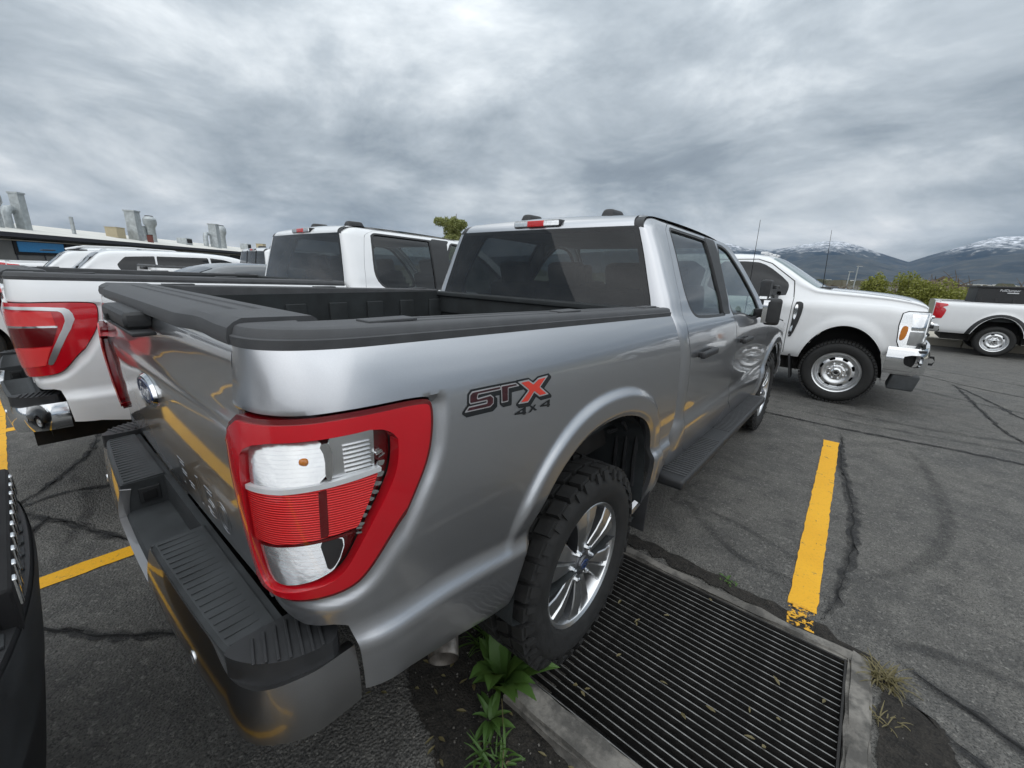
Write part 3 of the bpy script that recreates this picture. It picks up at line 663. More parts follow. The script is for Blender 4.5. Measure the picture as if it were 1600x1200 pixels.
def rail_cap(root, sg):
    s_ = np.concatenate([rl(.0, .36, .012), rl(.385, 1.935, .03)])
    O = bedS0(s_, np.full_like(s_, 1.426)).T; n = snorm(bedS0, s_, np.full_like(s_, 1.40)).T; n[:, 2] = 0; n /= np.linalg.norm(n, axis=1)[:, None]
    prof = [(-.005, -.006), (.002, -.003), (.003, .018), (.0015, .0195), (-.002, .0205), (-.0055, .034), (-.010, .040), (-.018, .0435), (-.030, .0445), (-.040, .0445), (-.043, .0405), (-.056, .0405), (-.059, .0445), (-.088, .0445), (-.091, .0405), (-.104, .0405), (-.107, .0445), (-.122, .0445), (-.128, .040), (-.130, .030), (-.130, -.06)]
    V = []
    for i in range(len(s_)):
        I = np.array([O[i][0]-.13 if s_[i] > .36 else .80, max(O[i][1], .255), 0]); D = I[:2]-O[i][:2]; L = np.linalg.norm(D)
        for (w_, h) in prof:
            if s_[i] < .40 and w_ < -.035 and h > .03: h = .0445
            h = h*.80 if h > 0 else h
            if w_ > -.0059: p = O[i][:2]+n[i][:2]*w_
            else: p = O[i][:2]+D*(-w_/.13)
            V.append((p[0], p[1], O[i][2]+h))
    m = len(prof); F = [(i*m+k, (i+1)*m+k, (i+1)*m+k+1, i*m+k+1) for i in range(len(s_)-1) for k in range(m-1)]
    F += [tuple(range(m))[::-1], tuple((len(s_)-1)*m+k for k in range(m))]
    if sg < 0: V, F = mirx(V, F)
    o = mk('rail_cap', V, F, M['cap_plastic'], root, sharp=28)
    for k, y in enumerate((.42, 1.12, 1.80)):             # stake pocket covers
        mb = MB(); mb.box((sg*.858, y, 1.4625-RK*(y-1.24)+.0015), (.052, .12, .007), bev=.003); mb.build('pocket_cover', M['cap_plastic'], o)
    return o
TGZ = np.array([.862, .90, 1.0, 1.10, 1.20, 1.225, 1.245, 1.262, 1.285, 1.32, 1.36, 1.39, 1.41, 1.435])
TGY = np.array([.150, .1445, .1345, .128, .1245, .1245, .1265, .1315, .1340, .1340, .1330, .133, .136, .146])
_tz = np.linspace(.862, 1.435, 300); _ty = np.interp(_tz, TGZ, TGY); _k2 = np.hanning(11); _k2 /= _k2.sum(); _ty = np.convolve(np.pad(_ty, 5, 'edge'), _k2, 'valid')
def tgS(x, z):
    y = np.interp(z, _tz, _ty)+.006*(x/.78)**2
    return np.array([x, y, z-RK*(y-1.24)])
def tailgate(root):
    tg = surf(root, 'tailgate', lambda x, z: tgS(x, z), [(-.781, .866), (.781, .866), (.781, 1.432), (-.781, 1.432)], 'silver_paint', rl(-.785, .785, .02), rl(.862, 1.435, .0065), 0, .05)
    # moulded spoiler cap with ribbed top
    prof = [(.152, 1.424), (.138, 1.428), (.136, 1.44), (.140, 1.458), (.150, 1.467), (.165, 1.4705), (.19, 1.4705), (.193, 1.4665), (.215, 1.4665), (.218, 1.4705), (.238, 1.4705), (.241, 1.4665), (.262, 1.4665), (.265, 1.4705), (.292, 1.4705), (.302, 1.463), (.304, 1.40)]
    xs = rl(-.783, .783, .03); V = []
    for x in xs:
        e = .010*sst(.62, .72, abs(x)); c = .018*(1-sst(.50, .60, abs(x)))
        for (y, z) in prof:
            gz = z
            if abs(x) > .60 and .19 < y < .27: gz = 1.4705
            V.append((x, (y-(c if y < .145 else c*.5 if y < .16 else 0)) if y < .3 else y+.025*(1-(x/.8)**2), gz+e*(0 if y > .16 else -.4)))
    m = len(prof); F = [(i*m+k, i*m+k+1, (i+1)*m+k+1, (i+1)*m+k) for i in range(len(xs)-1) for k in range(m-1)]+[tuple(range(m))[::-1], tuple((len(xs)-1)*m+k for k in range(m))]
    mk('tailgate_cap', rake(V), F, M['cap_plastic'], tg, sharp=26)
    mb = MB(); mb.box((0, .108, 1.409), (.37, .066, .048), bev=.021); mb.box((.02, .104, 1.381), (.46, .05, .010), bev=.004)
    h = mb.build('handle', M['black_plastic'], tg); h.data.transform(Matrix.Translation((0, 0, .027)))
    mb = MB(); mb.box((-.06, .078, 1.428), (.03, .02, .02), bev=.006); mb.build('camera', M['dark'], h)
    mb = MB(); mb.box((0, .32, 1.14+.02), (1.5, .014, .50), bev=.004)
    for k in range(5): mb.box((0, .332, .96+.09*k), (1.36, .012, .03), bev=.004)
    mb.build('inner_panel', M['liner'], tg)
    # oval emblem
    def oval(a, b, y0, y1, zc, n=40, inner=None):
        V = []; F = []
        for k in range(n):
            q = 2*math.pi*k/n; c, s = math.cos(q), math.sin(q)
            V += [(a*c, y1, zc+b*s), ((a-.006)*c, y0, zc+(b-.006)*s), ((inner or .0)*(a)*c, y0+.0005, zc+(inner or .0)*b*s)]
        for k in range(n):
            j = (k+1) % n; F += [(k*3, k*3+1, j*3+1, j*3)[::-1], (k*3+1, k*3+2, j*3+2, j*3+1)[::-1]]
        return V, F
    zc = 1.205
    em = mk('emblem', *oval(.117, .049, .1145, .124, zc), M['chrome'], tg)
    mk('emblem_field', *oval(.106, .039, .1125, .118, zc), M['blue_enamel'], em)
    V, F = text_mesh('Ford', .062, .35); V = np.stack([V[:, 0], np.full(len(V), .1115), V[:, 1]+zc], 1)
    mk('emblem_script', V, F, M['emblem_white'], em, smooth=False)
    # stamped model name, right of centre low down
    V, F = text_mesh('F-150', .135, .12, .0016); V[:, 0] = V[:, 0]*1.45+.36
    P = tgS(V[:, 0], V[:, 1]+.955).T; P[:, 1] -= .0002+V[:, 2]*.6
    mk('stamped_letters', P, F, M['silver_paint'], tg)
    # sides of the tailgate
    for sg in (-1, 1):
        mb = MB(); mb.box((sg*.775, .235, 1.15), (.012, .17, .56)); o = mb.build('tailgate_edge', M['silver_paint'], tg); o.data.transform(Matrix.Translation((0, 0, .024)))
    return tg
def bed_inside(root):
    mb = MB(); mb.box((0, 1.12, .90), (1.60, 1.66, .03))
    for k in range(11): mb.box((-.66+.132*k, 1.12, .921), (.06, 1.62, .014), bev=.005)
    o = mb.build('bed_floor', M['liner'], root); o.data.transform(Matrix.Translation((0, 0, 0)))
    for sg in (-1, 1):
        mb = MB()
        mb.box((sg*.79, 1.12, 1.17), (.02, 1.66, .53))
        for k in range(7): mb.box((sg*.772, .42+.245*k, 1.16), (.02, .11, .44), bev=.008)
        mb.box((sg*.70, 1.26, 1.01), (.20, .92, .22), bev=.06)
        wall = mb.build('bed_wall', M['liner'], root); wall.data.transform(Matrix.Translation((0, 0, .0)))
        for y in (.50, 1.78):
            V, F = tube([(sg*.765, y, 1.20), (sg*.735, y, 1.20), (sg*.725, y, 1.215), (sg*.725, y, 1.235)], .008, 8); mk('tie_down', V, F, M['steel'], wall)
    mb = MB(); mb.box((0, 1.965, 1.16), (1.62, .02, .54)); mb.box((0, 1.95, 1.35), (1.58, .03, .12), bev=.01); mb.box((0, 1.945, 1.18), (1.5, .03, .10), bev=.012)
    mb.box((0, 1.955, 1.424), (1.64, .085, .030), bev=.01)
    o = mb.build('bulkhead', M['liner'], root); o.data.transform(Matrix.Translation((0, 0, -.006)))
def bumper(root, paintm):
    xs = rl(-.935, .935, .0187)
    def plan(x):                                        # rear edge in plan
        a = np.abs(x); return .018+.03*(a/.8)**2+.19*sst(.80, 1.0, a/.935)**2.0
    def face(a, b):                                     # a: -1..1 along a path that turns the corner, b: height
        t = np.clip(np.abs(a), 0, 1.25)
        x = np.where(t < .80, t, .80+.135*np.sin(np.clip((t-.80)/.22, 0, 1)*np.pi/2))
        y = np.where(t < .80, .022+.03*(t/.8)**2, .052+.13*(1-np.cos(np.clip((t-.80)/.22, 0, 1)*np.pi/2))+np.clip(t-1.02, 0, 1))
        bulge = .018*np.sin(np.clip((b-.60)/.21, 0, 1)*np.pi)
        x = x+bulge*sst(.78, 1.0, t)-0.0; y = y-bulge*(1-sst(.85, 1.02, t))
        return np.array([np.sign(a)*x, y, b+0*a])
    mid = lambda a, b: -sdp([(-.235, .70), (.235, .70), (.235, .95), (-.235, .95)], a, b)
    V, F = trim(face, rl(-1.085, 1.085, .0125), rl(.59, .815, .0095), lambda a, b, P: np.minimum(np.minimum(mid(a, b), b-.612-.045*sst(.55, .95, np.abs(a))), .808-.02*sst(.70, .80, np.abs(a))+.012*sst(.88, .98, np.abs(a))-b), .03)
    bp_ = mk('bumper', V, F, paintm, root)
    def slab(name, x0, x1, yr0, z, th, mname, ribs=0, sg=1):
        mb = MB(); n = 14; V = []
        X = np.linspace(x0, x1, n)
        for x in X:
            y0 = float(plan(np.array(x)))+.006; y1 = yr0
            V += [(x, y0-.004, z-th), (x, y0, z-.008), (x, y0+.008, z), (x, y1, z+.004), (x, y1, z-th)]
        F = [(i*5+k, i*5+k+1, (i+1)*5+k+1, (i+1)*5+k) for i in range(n-1) for k in range(4)]+[(0, 1, 2, 3, 4)[::-1], tuple((n-1)*5+k for k in range(5))]
        F = [f[::-1] for f in F]
        mb.add(V, F)
        for k in range(ribs):
            x = x0+(x1-x0)*(k+.7)/(ribs+.4); ya = float(plan(np.array(x)))+.018
            mb.box((x, (ya+yr0-.02)/2, z+.002), (.005, yr0-.02-ya, .004), bev=.0015)
        return mb.build(name, M[mname], bp_, sharp=28)
    for sg in (-1, 1):
        a, b = sorted((sg*.245, sg*.79)); slab('step_pad', a, b, .150, .822, .05, 'step_plastic', 19)
        # end step: rounded ribbed pad
        V = [(.79, .040), (.84, .055), (.895, .095), (.928, .155), (.936, .232), (.80, .232), (.79, .15)]
        Vp, Fp = prism([(sg*x, y) for x, y in chaikin(V, 2)], .775, .842, 2)
        if sg > 0: Fp = [f[::-1] for f in Fp]
        mb = MB(); mb.add(Vp, Fp)
        for k in range(7):
            y = .085+.02*k; mb.box((sg*(.842+.006*min(k, 4)), y, .8445), (.07+.013*min(k, 5), .006, .004), bev=.0015, rot=Matrix.Rotation(sg*R(-16), 3, 'Z'))
        mb.build('end_step', M['black_plastic'], bp_, sharp=30)
        V, F = lathe([(0, .0005), (0, .013), (.004, .016), (.010, .016), (.012, .013)], 16, 'y'); V = V*np.array([1, -1, 1])+np.array([sg*.62, .031, .715])
        mk('parking_sensor', V, F, M['alloy'], bp_)
    slab('centre_step', -.243, .243, .150, .712, .04, 'step_plastic')
    mb = MB(); mb.box((-.246, .092, .765), (.012, .13, .11)); mb.box((.246, .092, .765), (.012, .13, .11)); mb.box((0, .158, .76), (1.58, .02, .12)); mb.build('step_riser', M['step_plastic'], bp_)
    mb = MB(); mb.box((-.237, .100, .762), (.010, .062, .058), bev=.004); o = mb.build('trailer_socket', M['black_plastic'], bp_)
    mb = MB(); mb.box((-.230, .100, .762), (.008, .040, .036), bev=.003); mb.build('socket_cover', M['dark'], o)
    mb = MB(); mb.box((0, .14, .60), (.085, .22, .085)); mb.box((0, .20, .58), (1.3, .06, .10)); mb.build('hitch_receiver', M['underbody'], bp_)
    return bp_
CZ = np.array([.46, .50, .56, .62, .70, .78, .815, .84, .87, .93, 1.0, 1.1, 1.2, 1.28, 1.34, 1.38, 1.405, 1.50, 1.60, 1.70, 1.80, 1.86, 1.895, 1.915, 1.93])
CX = np.array([.90, .915, .94, .958, .973, .980, .978, .971, .968, .971, .975, .978, .976, .968, .956, .942, .925, .886, .842, .798, .750, .718, .690, .664, .63])
_cz, _cx = smooth_profile(CZ, CX, .46, 1.93, 3000)
def cyr(z): return np.interp(z, [.5, .84, 1.05, 1.2, 1.31, 1.40, 1.86, 1.93], [2.12, 2.10, 2.06, 2.04, 2.015, 2.00, 2.072, 2.17])
def cin(z): return np.interp(z, [1.415, 1.855], [.110, .065])
ARF = chaikin([(5.44, .36), (5.43, .62), (5.40, .78), (5.33, .90), (5.22, .985), (5.06, 1.035), (4.93, 1.04), (4.78, 1.03), (4.64, .975), (4.54, .88), (4.47, .74), (4.44, .6), (4.44, .36)], 2)
def cabS(s, z):
    s = np.asarray(s, float); z = np.asarray(z, float)
    W = np.interp(z, _cz, _cx); y0 = cyr(z); ii = cin(z); th = np.clip((s-2.0)/.16, 0, 1)*np.pi/2; n = 2.7
    u = np.sin(th)**(2/n); v = np.clip(np.cos(th), 0, 1)**(2/n); Lz = y0+.13
    x = W-ii+ii*u; y = np.where(s < 2.16, Lz-(Lz-y0)*v, Lz+(s-2.16)*(5.80-Lz)/(5.80-2.16))
    f = np.clip((y-5.30)/.55, 0, 1); x = x-.16*f**2.2
    d = -sdp(ARF, y, z) if np.any(y > 4.2) else np.full(np.shape(y), 1.0)
    x = x+.020*(1-sst(.065, .105, d))-.010*(1-sst(0, .02, d))
    return np.array([x, y, z-RK*(y-1.24)])
RD = chaikin([(2.162, .82), (2.168, .91), (2.168, 1.06), (2.166, 1.20), (2.160, 1.33), (2.172, 1.45), (2.180, 1.60), (2.206, 1.75), (2.236, 1.87), (2.30, 1.912), (2.60, 1.915), (3.155, 1.912), (3.150, 1.41), (3.165, 1.20), (3.160, .60), (2.45, .585), (2.28, .60), (2.19, .70)], 1)
FD = chaikin([(3.160, 1.912), (3.45, 1.905), (3.62, 1.875), (3.85, 1.735), (4.10, 1.54), (4.28, 1.37), (4.335, 1.25), (4.345, 1.0), (4.345, .68), (4.27, .60), (3.170, .60), (3.175, 1.20), (3.158, 1.41)], 1)
WR = chaikin([(2.325, 1.872), (2.36, 1.874), (2.94, 1.874), (2.975, 1.868), (2.968, 1.84), (2.945, 1.42), (2.93, 1.406), (2.44, 1.408), (2.36, 1.425), (2.295, 1.49), (2.282, 1.58), (2.312, 1.84)], 1)
WRo = chaikin([(2.300, 1.886), (2.34, 1.888), (2.97, 1.888), (3.0, 1.882), (2.992, 1.85), (2.968, 1.40), (2.95, 1.390), (2.43, 1.392), (2.34, 1.411), (2.274, 1.485), (2.262, 1.58), (2.290, 1.86)], 1)
WF = chaikin([(3.235, 1.868), (3.45, 1.862), (3.60, 1.80), (3.85, 1.63), (4.02, 1.475), (4.09, 1.37), (3.85, 1.36), (3.70, 1.355), (3.55, 1.375), (3.45, 1.402), (3.11, 1.404)], 1)
WFo = chaikin([(3.205, 1.885), (3.46, 1.878), (3.63, 1.812), (3.88, 1.64), (4.07, 1.475), (4.14, 1.35), (3.85, 1.342), (3.69, 1.337), (3.54, 1.358), (3.44, 1.388), (3.08, 1.39)], 1)
CABP = [(2.0, .50), (2.0, 1.925), (3.50, 1.925), (3.62, 1.905), (3.88, 1.755), (4.13, 1.565), (4.33, 1.395), (4.40, 1.33), (4.37, 1.30), (4.37, .47), (2.14, .50)]
FENP = [(4.352, 1.34), (4.352, .50), (5.82, .50), (5.82, 1.12), (5.60, 1.19), (5.2, 1.255), (4.8, 1.30)]
def wheel(parent, x, y, sg, R_=.425, w_=.29, style='alloy', steer=0.0, name='wheel'):
    """one wheel: tyre with tread blocks, rim, cap, nuts; sg=+1 faces +x"""
    W = empty(name, (x, y, R_)); W.parent = parent
    if sg < 0: W.rotation_euler = (0, 0, math.pi+steer)
    else: W.rotation_euler = (0, 0, steer)
    h = w_/2; rr = .262 if R_ > .40 else .235
    prof = [(-h+.02, rr), (-h+.004, rr+.03), (-h-.004, (rr+R_)/2), (-h+.006, R_-.045), (-h+.03, R_-.026), (-h+.06, R_-.024), (0, R_-.022), (h-.06, R_-.024), (h-.03, R_-.026), (h-.006, R_-.045), (h+.004, (rr+R_)/2+.012), (h+.0045, (rr+R_)/2-.02), (h-.001, rr+.04), (h-.004, rr+.022), (h-.012, rr+.012), (h-.02, rr)]
    V, F = lathe(prof, 72); mb = MB(); mb.add(V, F)
    if style == 'alloy':
        N = 34
        for k in range(N):
            a = 2*math.pi*k/N; da = 2*math.pi/N
            def blk(x0, x1, a0, a1, ro, ri, sk=0.0):
                Vb = []
                for r2, ins in ((ri, 0.0), (ro, .0022)):
                    for (xx, aa) in ((x0+ins, a0+sk+ins*1.5), (x1-ins, a0+ins*1.5), (x1-ins, a1-ins*1.5), (x0+ins, a1+sk-ins*1.5)):
                        Vb.append((xx, r2*math.cos(aa), r2*math.sin(aa)))
                mb.add(Vb, [(4, 5, 6, 7), (0, 1, 5, 4), (1, 2, 6, 5), (2, 3, 7, 6), (3, 0, 4, 7)])
            for s_ in (-1, 1):
                o = 0 if s_ > 0 else .5
                x0, x1 = sorted((s_*(h-.062-.008*((k+o) % 2 < 1)), s_*(h-.010)))
                blk(x0, x1, a+o*da+.016, a+o*da+da*.84, R_, R_-.030, .02*s_)
                x0, x1 = sorted((s_*.012, s_*.068)); q = .28*da if s_ > 0 else .78*da
                blk(x0, x1, a+q, a+q+da*.74, R_+.001, R_-.028, .055*s_)
                # shoulder lug running down the sidewall
                aa = a+o*da; lug = []
                for (rr2, xx) in ((R_-.013, s_*(h-.012)), (R_-.050, s_*(h+.001))):
                    for q2 in (.10, .62 if k % 2 else .40):
                        lug += [(xx-.01*s_, rr2*math.cos(aa+q2*da), rr2*math.sin(aa+q2*da)), (xx+.0065*s_, rr2*math.cos(aa+q2*da), rr2*math.sin(aa+q2*da))]
                mb.add(lug, [(1, 3, 7, 5), (0, 1, 5, 4), (2, 6, 7, 3), (4, 5, 7, 6), (0, 2, 3, 1)])
    elif style == 'hwy':
        N = 60
        for k in range(N):
            a = 2*math.pi*k/N
            for s_ in (-1, 1):
                x0, x1 = sorted((s_*(h-.055), s_*(h-.012))); Vb = []
                for r2 in (R_-.028, R_):
                    for (xx, aa) in ((x0, a), (x1, a), (x1, a+.075), (x0, a+.075)): Vb.append((xx, r2*math.cos(aa), r2*math.sin(aa)))
                mb.add(Vb, [(4, 5, 6, 7), (0, 1, 5, 4), (1, 2, 6, 5), (2, 3, 7, 6), (3, 0, 4, 7)])
    mb.build('tyre', M['rubber'], W, sharp=40)
    fx = h-.035
    if style == 'alloy':
        V, F = lathe([(-h+.03, rr-.004), (-h+.05, rr-.02), (fx-.09, rr-.035), (fx-.03, rr-.024), (fx-.006, rr-.018), (fx+.012, rr-.010), (fx+.020, rr+.002), (fx+.016, rr+.008), (fx, rr+.006)], 64)
        rim = mk('rim', V, F, M['alloy'], W)
        sp = MB()
        for k in range(6):
            a = math.pi/2+k*math.pi/3; ca, sa = math.cos(a), math.sin(a)
            def P(r, t, xx): return (xx, r*ca-t*sa, r*sa+t*ca)
            rs = [.045, .085, .14, .19, rr-.014]; wd = [.032, .037, .050, .066, .088]; xr = [fx-.004, fx-.002, fx+.006, fx+.010, fx+.006]
            rows = []
            for r, w2, x2 in zip(rs, wd, xr):
                gv = .011 if r > .1 else .005
                rows.append([P(r, -w2, x2-.050), P(r, -w2, x2-.004), P(r, -w2*.92, x2), P(r, -w2*.14, x2+.004), P(r, -w2*.07, x2-gv*.7), P(r, w2*.07, x2-gv*.7), P(r, w2*.14, x2+.004), P(r, w2*.92, x2), P(r, w2, x2-.004), P(r, w2, x2-.050)])
            n = len(rows[0]); Vs = [p for row in rows for p in row]
            for i in range(len(rows)-1):
                for j in range(n-1):
                    sp.add(np.array([rows[i][j], rows[i+1][j], rows[i+1][j+1], rows[i][j+1]]), [(0, 3, 2, 1)], 0 if j in (1, 2, 3, 5, 6, 7) else 1)
        sp.build('spokes', [M['alloy'], M['alloy_dark']], rim, sharp=20, smooth=False)
        V, F = lathe([(fx-.05, .060), (fx-.002, .058), (fx+.004, .050), (fx+.004, .034), (fx+.012, .032), (fx+.013, .0005)], 32); mk('hub', V, F, M['alloy_dark'], rim)
        V, F = lathe([(fx+.0125, .030), (fx+.0145, .029), (fx+.0145, .0005)], 24); V[:, 1] *= 1.0; V[:, 2] *= .62; cap = mk('centre_cap', V, F, M['blue_enamel'], rim)
        nb = MB()
        for k in range(6):
            a = math.pi/2+(k+.5)*math.pi/3; V, F = lathe([(fx-.01, .012), (fx+.012, .011), (fx+.016, .006), (fx+.016, .0005)], 6); V[:, 1] += .068*math.cos(a); V[:, 2] += .068*math.sin(a); nb.add(V, F)
        nb.build('wheel_nuts', M['chrome'], rim)['kind'] = 'stuff'
        V, F = tube([(fx-.03, -.19, -.11), (fx+.005, -.185, -.105)], .004, 6); mk('valve', V, F, M['dark'], rim)
        V, F = lathe([(fx-.10, .18), (fx-.075, .18), (fx-.075, .06), (fx-.10, .06)], 40); mk('brake_disc', V, F, M['steel'], rim)
    else:
        V, F = lathe([(-h+.03, rr-.004), (-h+.06, rr-.03), (fx-.07, rr-.035), (fx-.012, rr-.022), (fx+.012, rr-.010), (fx+.018, rr+.004), (fx, rr+.006)], 56); rim = mk('rim', V, F, M['alloy'], W)
        # pressed disc with oval holes
        def dS(r, a): return np.array([fx-.020+.022*np.exp(-((r-.155)/.045)**2)-.03*sst(.19, .235, r)+.012*sst(.11, .07, r), r*np.cos(a), r*np.sin(a)])
        nh = 8 if style == 'hwy' else 5
        def fh(r, a, P):
            q = np.mod(a*nh/(2*np.pi), 1.0)-.5; t = np.abs(q)*2*np.pi/nh*.185
            return np.hypot(np.maximum(t-.018, 0), r-.185)-.0165
        V, F = trim(dS, rl(.012, rr-.018, .009), np.linspace(0, 2*math.pi, 145), fh, .012); mk('wheel_disc', V, F, M['alloy'], rim)
        V, F = lathe([(fx-.02, .060), (fx+.030, .055), (fx+.040, .044), (fx+.040, .028), (fx+.034, .026), (fx+.034, .0005)], 28); mk('hub_cap', V, F, M['chrome'], rim)
        V, F = lathe([(fx+.0345, .024), (fx+.0365, .0005)], 20); mk('centre_cap', V, F, M['dark'], rim)
        nb = MB()
        for k in range(8):
            a = (k+.5)*math.pi/4; V, F = lathe([(fx-.01, .013), (fx+.022, .012), (fx+.026, .006), (fx+.026, .0005)], 6); V[:, 1] += .085*math.cos(a); V[:, 2] += .085*math.sin(a); nb.add(V, F)
        nb.build('wheel_nuts', M['chrome'], rim)['kind'] = 'stuff'
    V, F = lathe([(fx-.115, .0005), (fx-.11, rr-.03)], 32); mk('brake_backing', V, F, M['dark'], rim)
    return W
def seat_set(root, rows, hw=.62):
    for (y, xs) in rows:
        for x in xs:
            mb = MB(); mb.box((x, y+.18, .98), (.50, .50, .16), bev=.05)
            rot = Matrix.Rotation(R(14), 3, 'X'); mb.box((x, y-.08, 1.24), (.50, .14, .58), rot=rot, bev=.05)
            mb.box((x, y-.16, 1.575), (.26, .10, .17), rot=rot, bev=.035)
            s = mb.build('seat', M['seat'], root)
            mb = MB()
            for d in (-.06, .06): mb.box((x+d, y-.145, 1.50), (.012, .012, .12))
            mb.build('headrest_post', M['chrome'], s)
def f150(root):
    bed_side(root, 1); rail_cap(root, 1)
    for c in list(root.children): mirror_part(c, root)
    tailgate(root); bed_inside(root); bumper(root, M['bumper_paint'])
    sg_all = (1, -1)
    A, B = np.concatenate([rl(2.0, 2.16, .010), rl(2.175, 4.38, .0175)]), np.concatenate([rl(.46, 1.37, .0175), rl(1.38, 1.93, .0095)])
    Af, Bf = rl(4.34, 5.82, .0175), rl(.46, 1.36, .0175)
    done = set(root.children)
    for sg in (1,):
        def fcab(a, b, P): return np.minimum(np.minimum(sdp(CABP, a, b), -sdp(RD, a, b)-.0035), -sdp(FD, a, b)-.0035)
        V, F = trim(cabS, A, B, fcab, .02); V, F = (V, F) if sg > 0 else mirx(V, F); mk('cab_side', V, F, M['silver_paint'], root)
        for (D, W1, W2, hy, nm) in ((RD, WRo, WR, 2.425, 'rear'), (FD, WFo, WF, 3.40, 'front')):
            V, F = trim(cabS, A, B, lambda a, b, P: np.minimum(sdp(D, a, b), -sdp(W1, a, b)), .018); V, F = (V, F) if sg > 0 else mirx(V, F)
            dr = mk('door', V, F, M['silver_paint'], root)
            V, F = trim(cabS, A, B, lambda a, b, P: np.minimum(sdp(W1, a, b)-.0015, -sdp(W2, a, b)), .016, -.002); V, F = (V, F) if sg > 0 else mirx(V, F); mk('window_frame', V, F, M['black_plastic'], dr)
            V, F = trim(cabS, A, B, lambda a, b, P: sdp(W2, a, b)+.006, 0, -.012); V, F = (V, F) if sg > 0 else mirx(V, F); mk('window_pane', V, F, M['privacy_glass' if nm == 'rear' else 'clear_glass'], dr)
            c = cabS(np.array(hy), np.array(1.205)); mb = MB(); mb.box((sg*(c[0]+.028), hy, c[2]), (.030, .27, .036), bev=.012); mb.box((sg*(c[0]+.008), hy-.10, c[2]), (.04, .04, .03), bev=.008); mb.box((sg*(c[0]+.008), hy+.10, c[2]), (.04, .035, .03), bev=.008)
            mb.build('door_handle', M['black_plastic'], dr, sharp=40)
            # b-pillar black-out
        V, F = trim(cabS, A, B, lambda a, b, P: np.minimum(sdp([(2.985, 1.90), (3.225, 1.90), (3.10, 1.40), (2.945, 1.40)], a, b), 1), .01, .0015); V, F = (V, F) if sg > 0 else mirx(V, F); mk('pillar_trim', V, F, M['black_plastic'], root)
        V, F = trim(cabS, Af, Bf, lambda a, b, P: np.minimum(sdp(FENP, a, b), -sdp(ARF, P[1], b)), .02); V, F = (V, F) if sg > 0 else mirx(V, F); mk('fender', V, F, M['silver_paint'], root)
        # mirror
        mb = MB(); mb.box((sg*1.045, 3.93, 1.335), (.115, .13, .215), bev=.032, rot=Matrix.Rotation(sg*R(14), 3, 'Z')); mb.box((sg*.965, 3.965, 1.315), (.12, .045, .07), bev=.014)
        mi = mb.build('door_mirror', M['black_plastic'], root, sharp=40)
        mb = MB(); mb.box((sg*1.03, 3.866, 1.335), (.095, .008, .18), bev=.003, rot=Matrix.Rotation(sg*R(14), 3, 'Z')); mb.build('mirror_glass', M['chrome'], mi)
        # running board
        mb = MB(); mb.box((sg*.995, 3.13, .515), (.165, 2.22, .055), bev=.018); rbo = mb.build('running_board', M['black_plastic'], root, sharp=40)
        mb = MB()
        for (y0, y1) in ((2.10, 2.78), (3.02, 4.16)):
            for y in np.arange(y0, y1, .030): mb.box((sg*1.0, y, .5445), (.125, .012, .006), bev=.002)
        mb.build('tread_ribs', M['cap_plastic'], rbo)['kind'] = 'stuff'
        mb = MB()
        for y in (2.3, 3.1, 3.9): mb.box((sg*.86, y, .49), (.22, .07, .04))
        mb.build('bracket', M['underbody'], rbo)['kind'] = 'stuff'
        # sill under doors
        mb = MB(); mb.box((sg*.88, 3.2, .56), (.08, 2.1, .10), bev=.02); mb.build('sill', M['silver_paint'], root)
        # wheel-house liners and mud guard
        for yc, P in ((1.27, ARCH), (4.93, ARF)):
            q = [p for p in P if p[1] > .42]; q = sorted(q, key=lambda p: math.atan2(p[1]-.45, -(p[0]-yc))); V = []; F = []
            for (yy, zz) in q: V += [(sg*.955, yc+(yy-yc)*.985, zz-.012-RK*(yy-1.24)), (sg*.60, yc+(yy-yc)*.96, zz-.03-RK*(yy-1.24))]
            for k in range(len(q)-1): F.append((2*k, 2*k+1, 2*k+3, 2*k+2))
            n0 = len(V); V.append((sg*.60, yc, .45)); F += [(2*k+1, 2*k+3, n0) for k in range(len(q)-1)]
            ln = mk('wheel_liner', V, F, M['liner'], root)
        for k in range(3):
            V, F = tube([(sg*(.93-.05*k), 1.66-.03*k, .98-.05*k), (sg*(.92-.05*k), 1.72, .86), (sg*(.90-.05*k), 1.755, .70), (sg*(.90-.05*k), 1.77, .56)], .011, 6); mk('liner_rib', V, F, M['black_plastic'], ln)
        mb = MB(); mb.box((sg*.865, 1.80, .44), (.235, .014, .24), bev=.004, rot=Matrix.Rotation(R(-6), 3, 'X')); mb.build('mud_flap', M['black_plastic'], root)
    for c in [c for c in root.children if c not in done]: mirror_part(c, root)
    # rear wall, window, roof
    def wallS(t, z): W = np.interp(z, _cz, _cx)-cin(z); y = cyr(z)-.018*(1-t*t); return np.array([t*W, y, z-RK*(y-1.24)])
    T = np.linspace(-1, 1, 61)
    V, F = grid(wallS, T, rl(.55, 1.415, .04)); mk('cab_back', V, F, M['silver_paint'], root)
    win = [(-.995, 1.422), (.995, 1.422), (.992, 1.858), (-.992, 1.858)]
    V, F = trim(wallS, T, rl(1.418, 1.862, .012), lambda a, b, P: sdp(win, a, b), .0, .001)
    V, F = trim(wallS, np.linspace(-1, 1, 121), rl(1.418, 1.862, .012), lambda a, b, P: np.minimum(np.minimum((1-np.abs(a))*.75-.004, b-1.420), 1.860-b), .004, .002)
    rw = mk('rear_window', V, F, M['privacy_glass'], root)
    V, F = trim(wallS, np.linspace(-1, 1, 121), rl(1.412, 1.866, .01), lambda a, b, P: np.maximum(np.maximum(.034-(1-np.abs(a))*.75, 1.450-b), b-1.838), .006, -.001); mk('window_frit', V, F, M['dark'], rw)
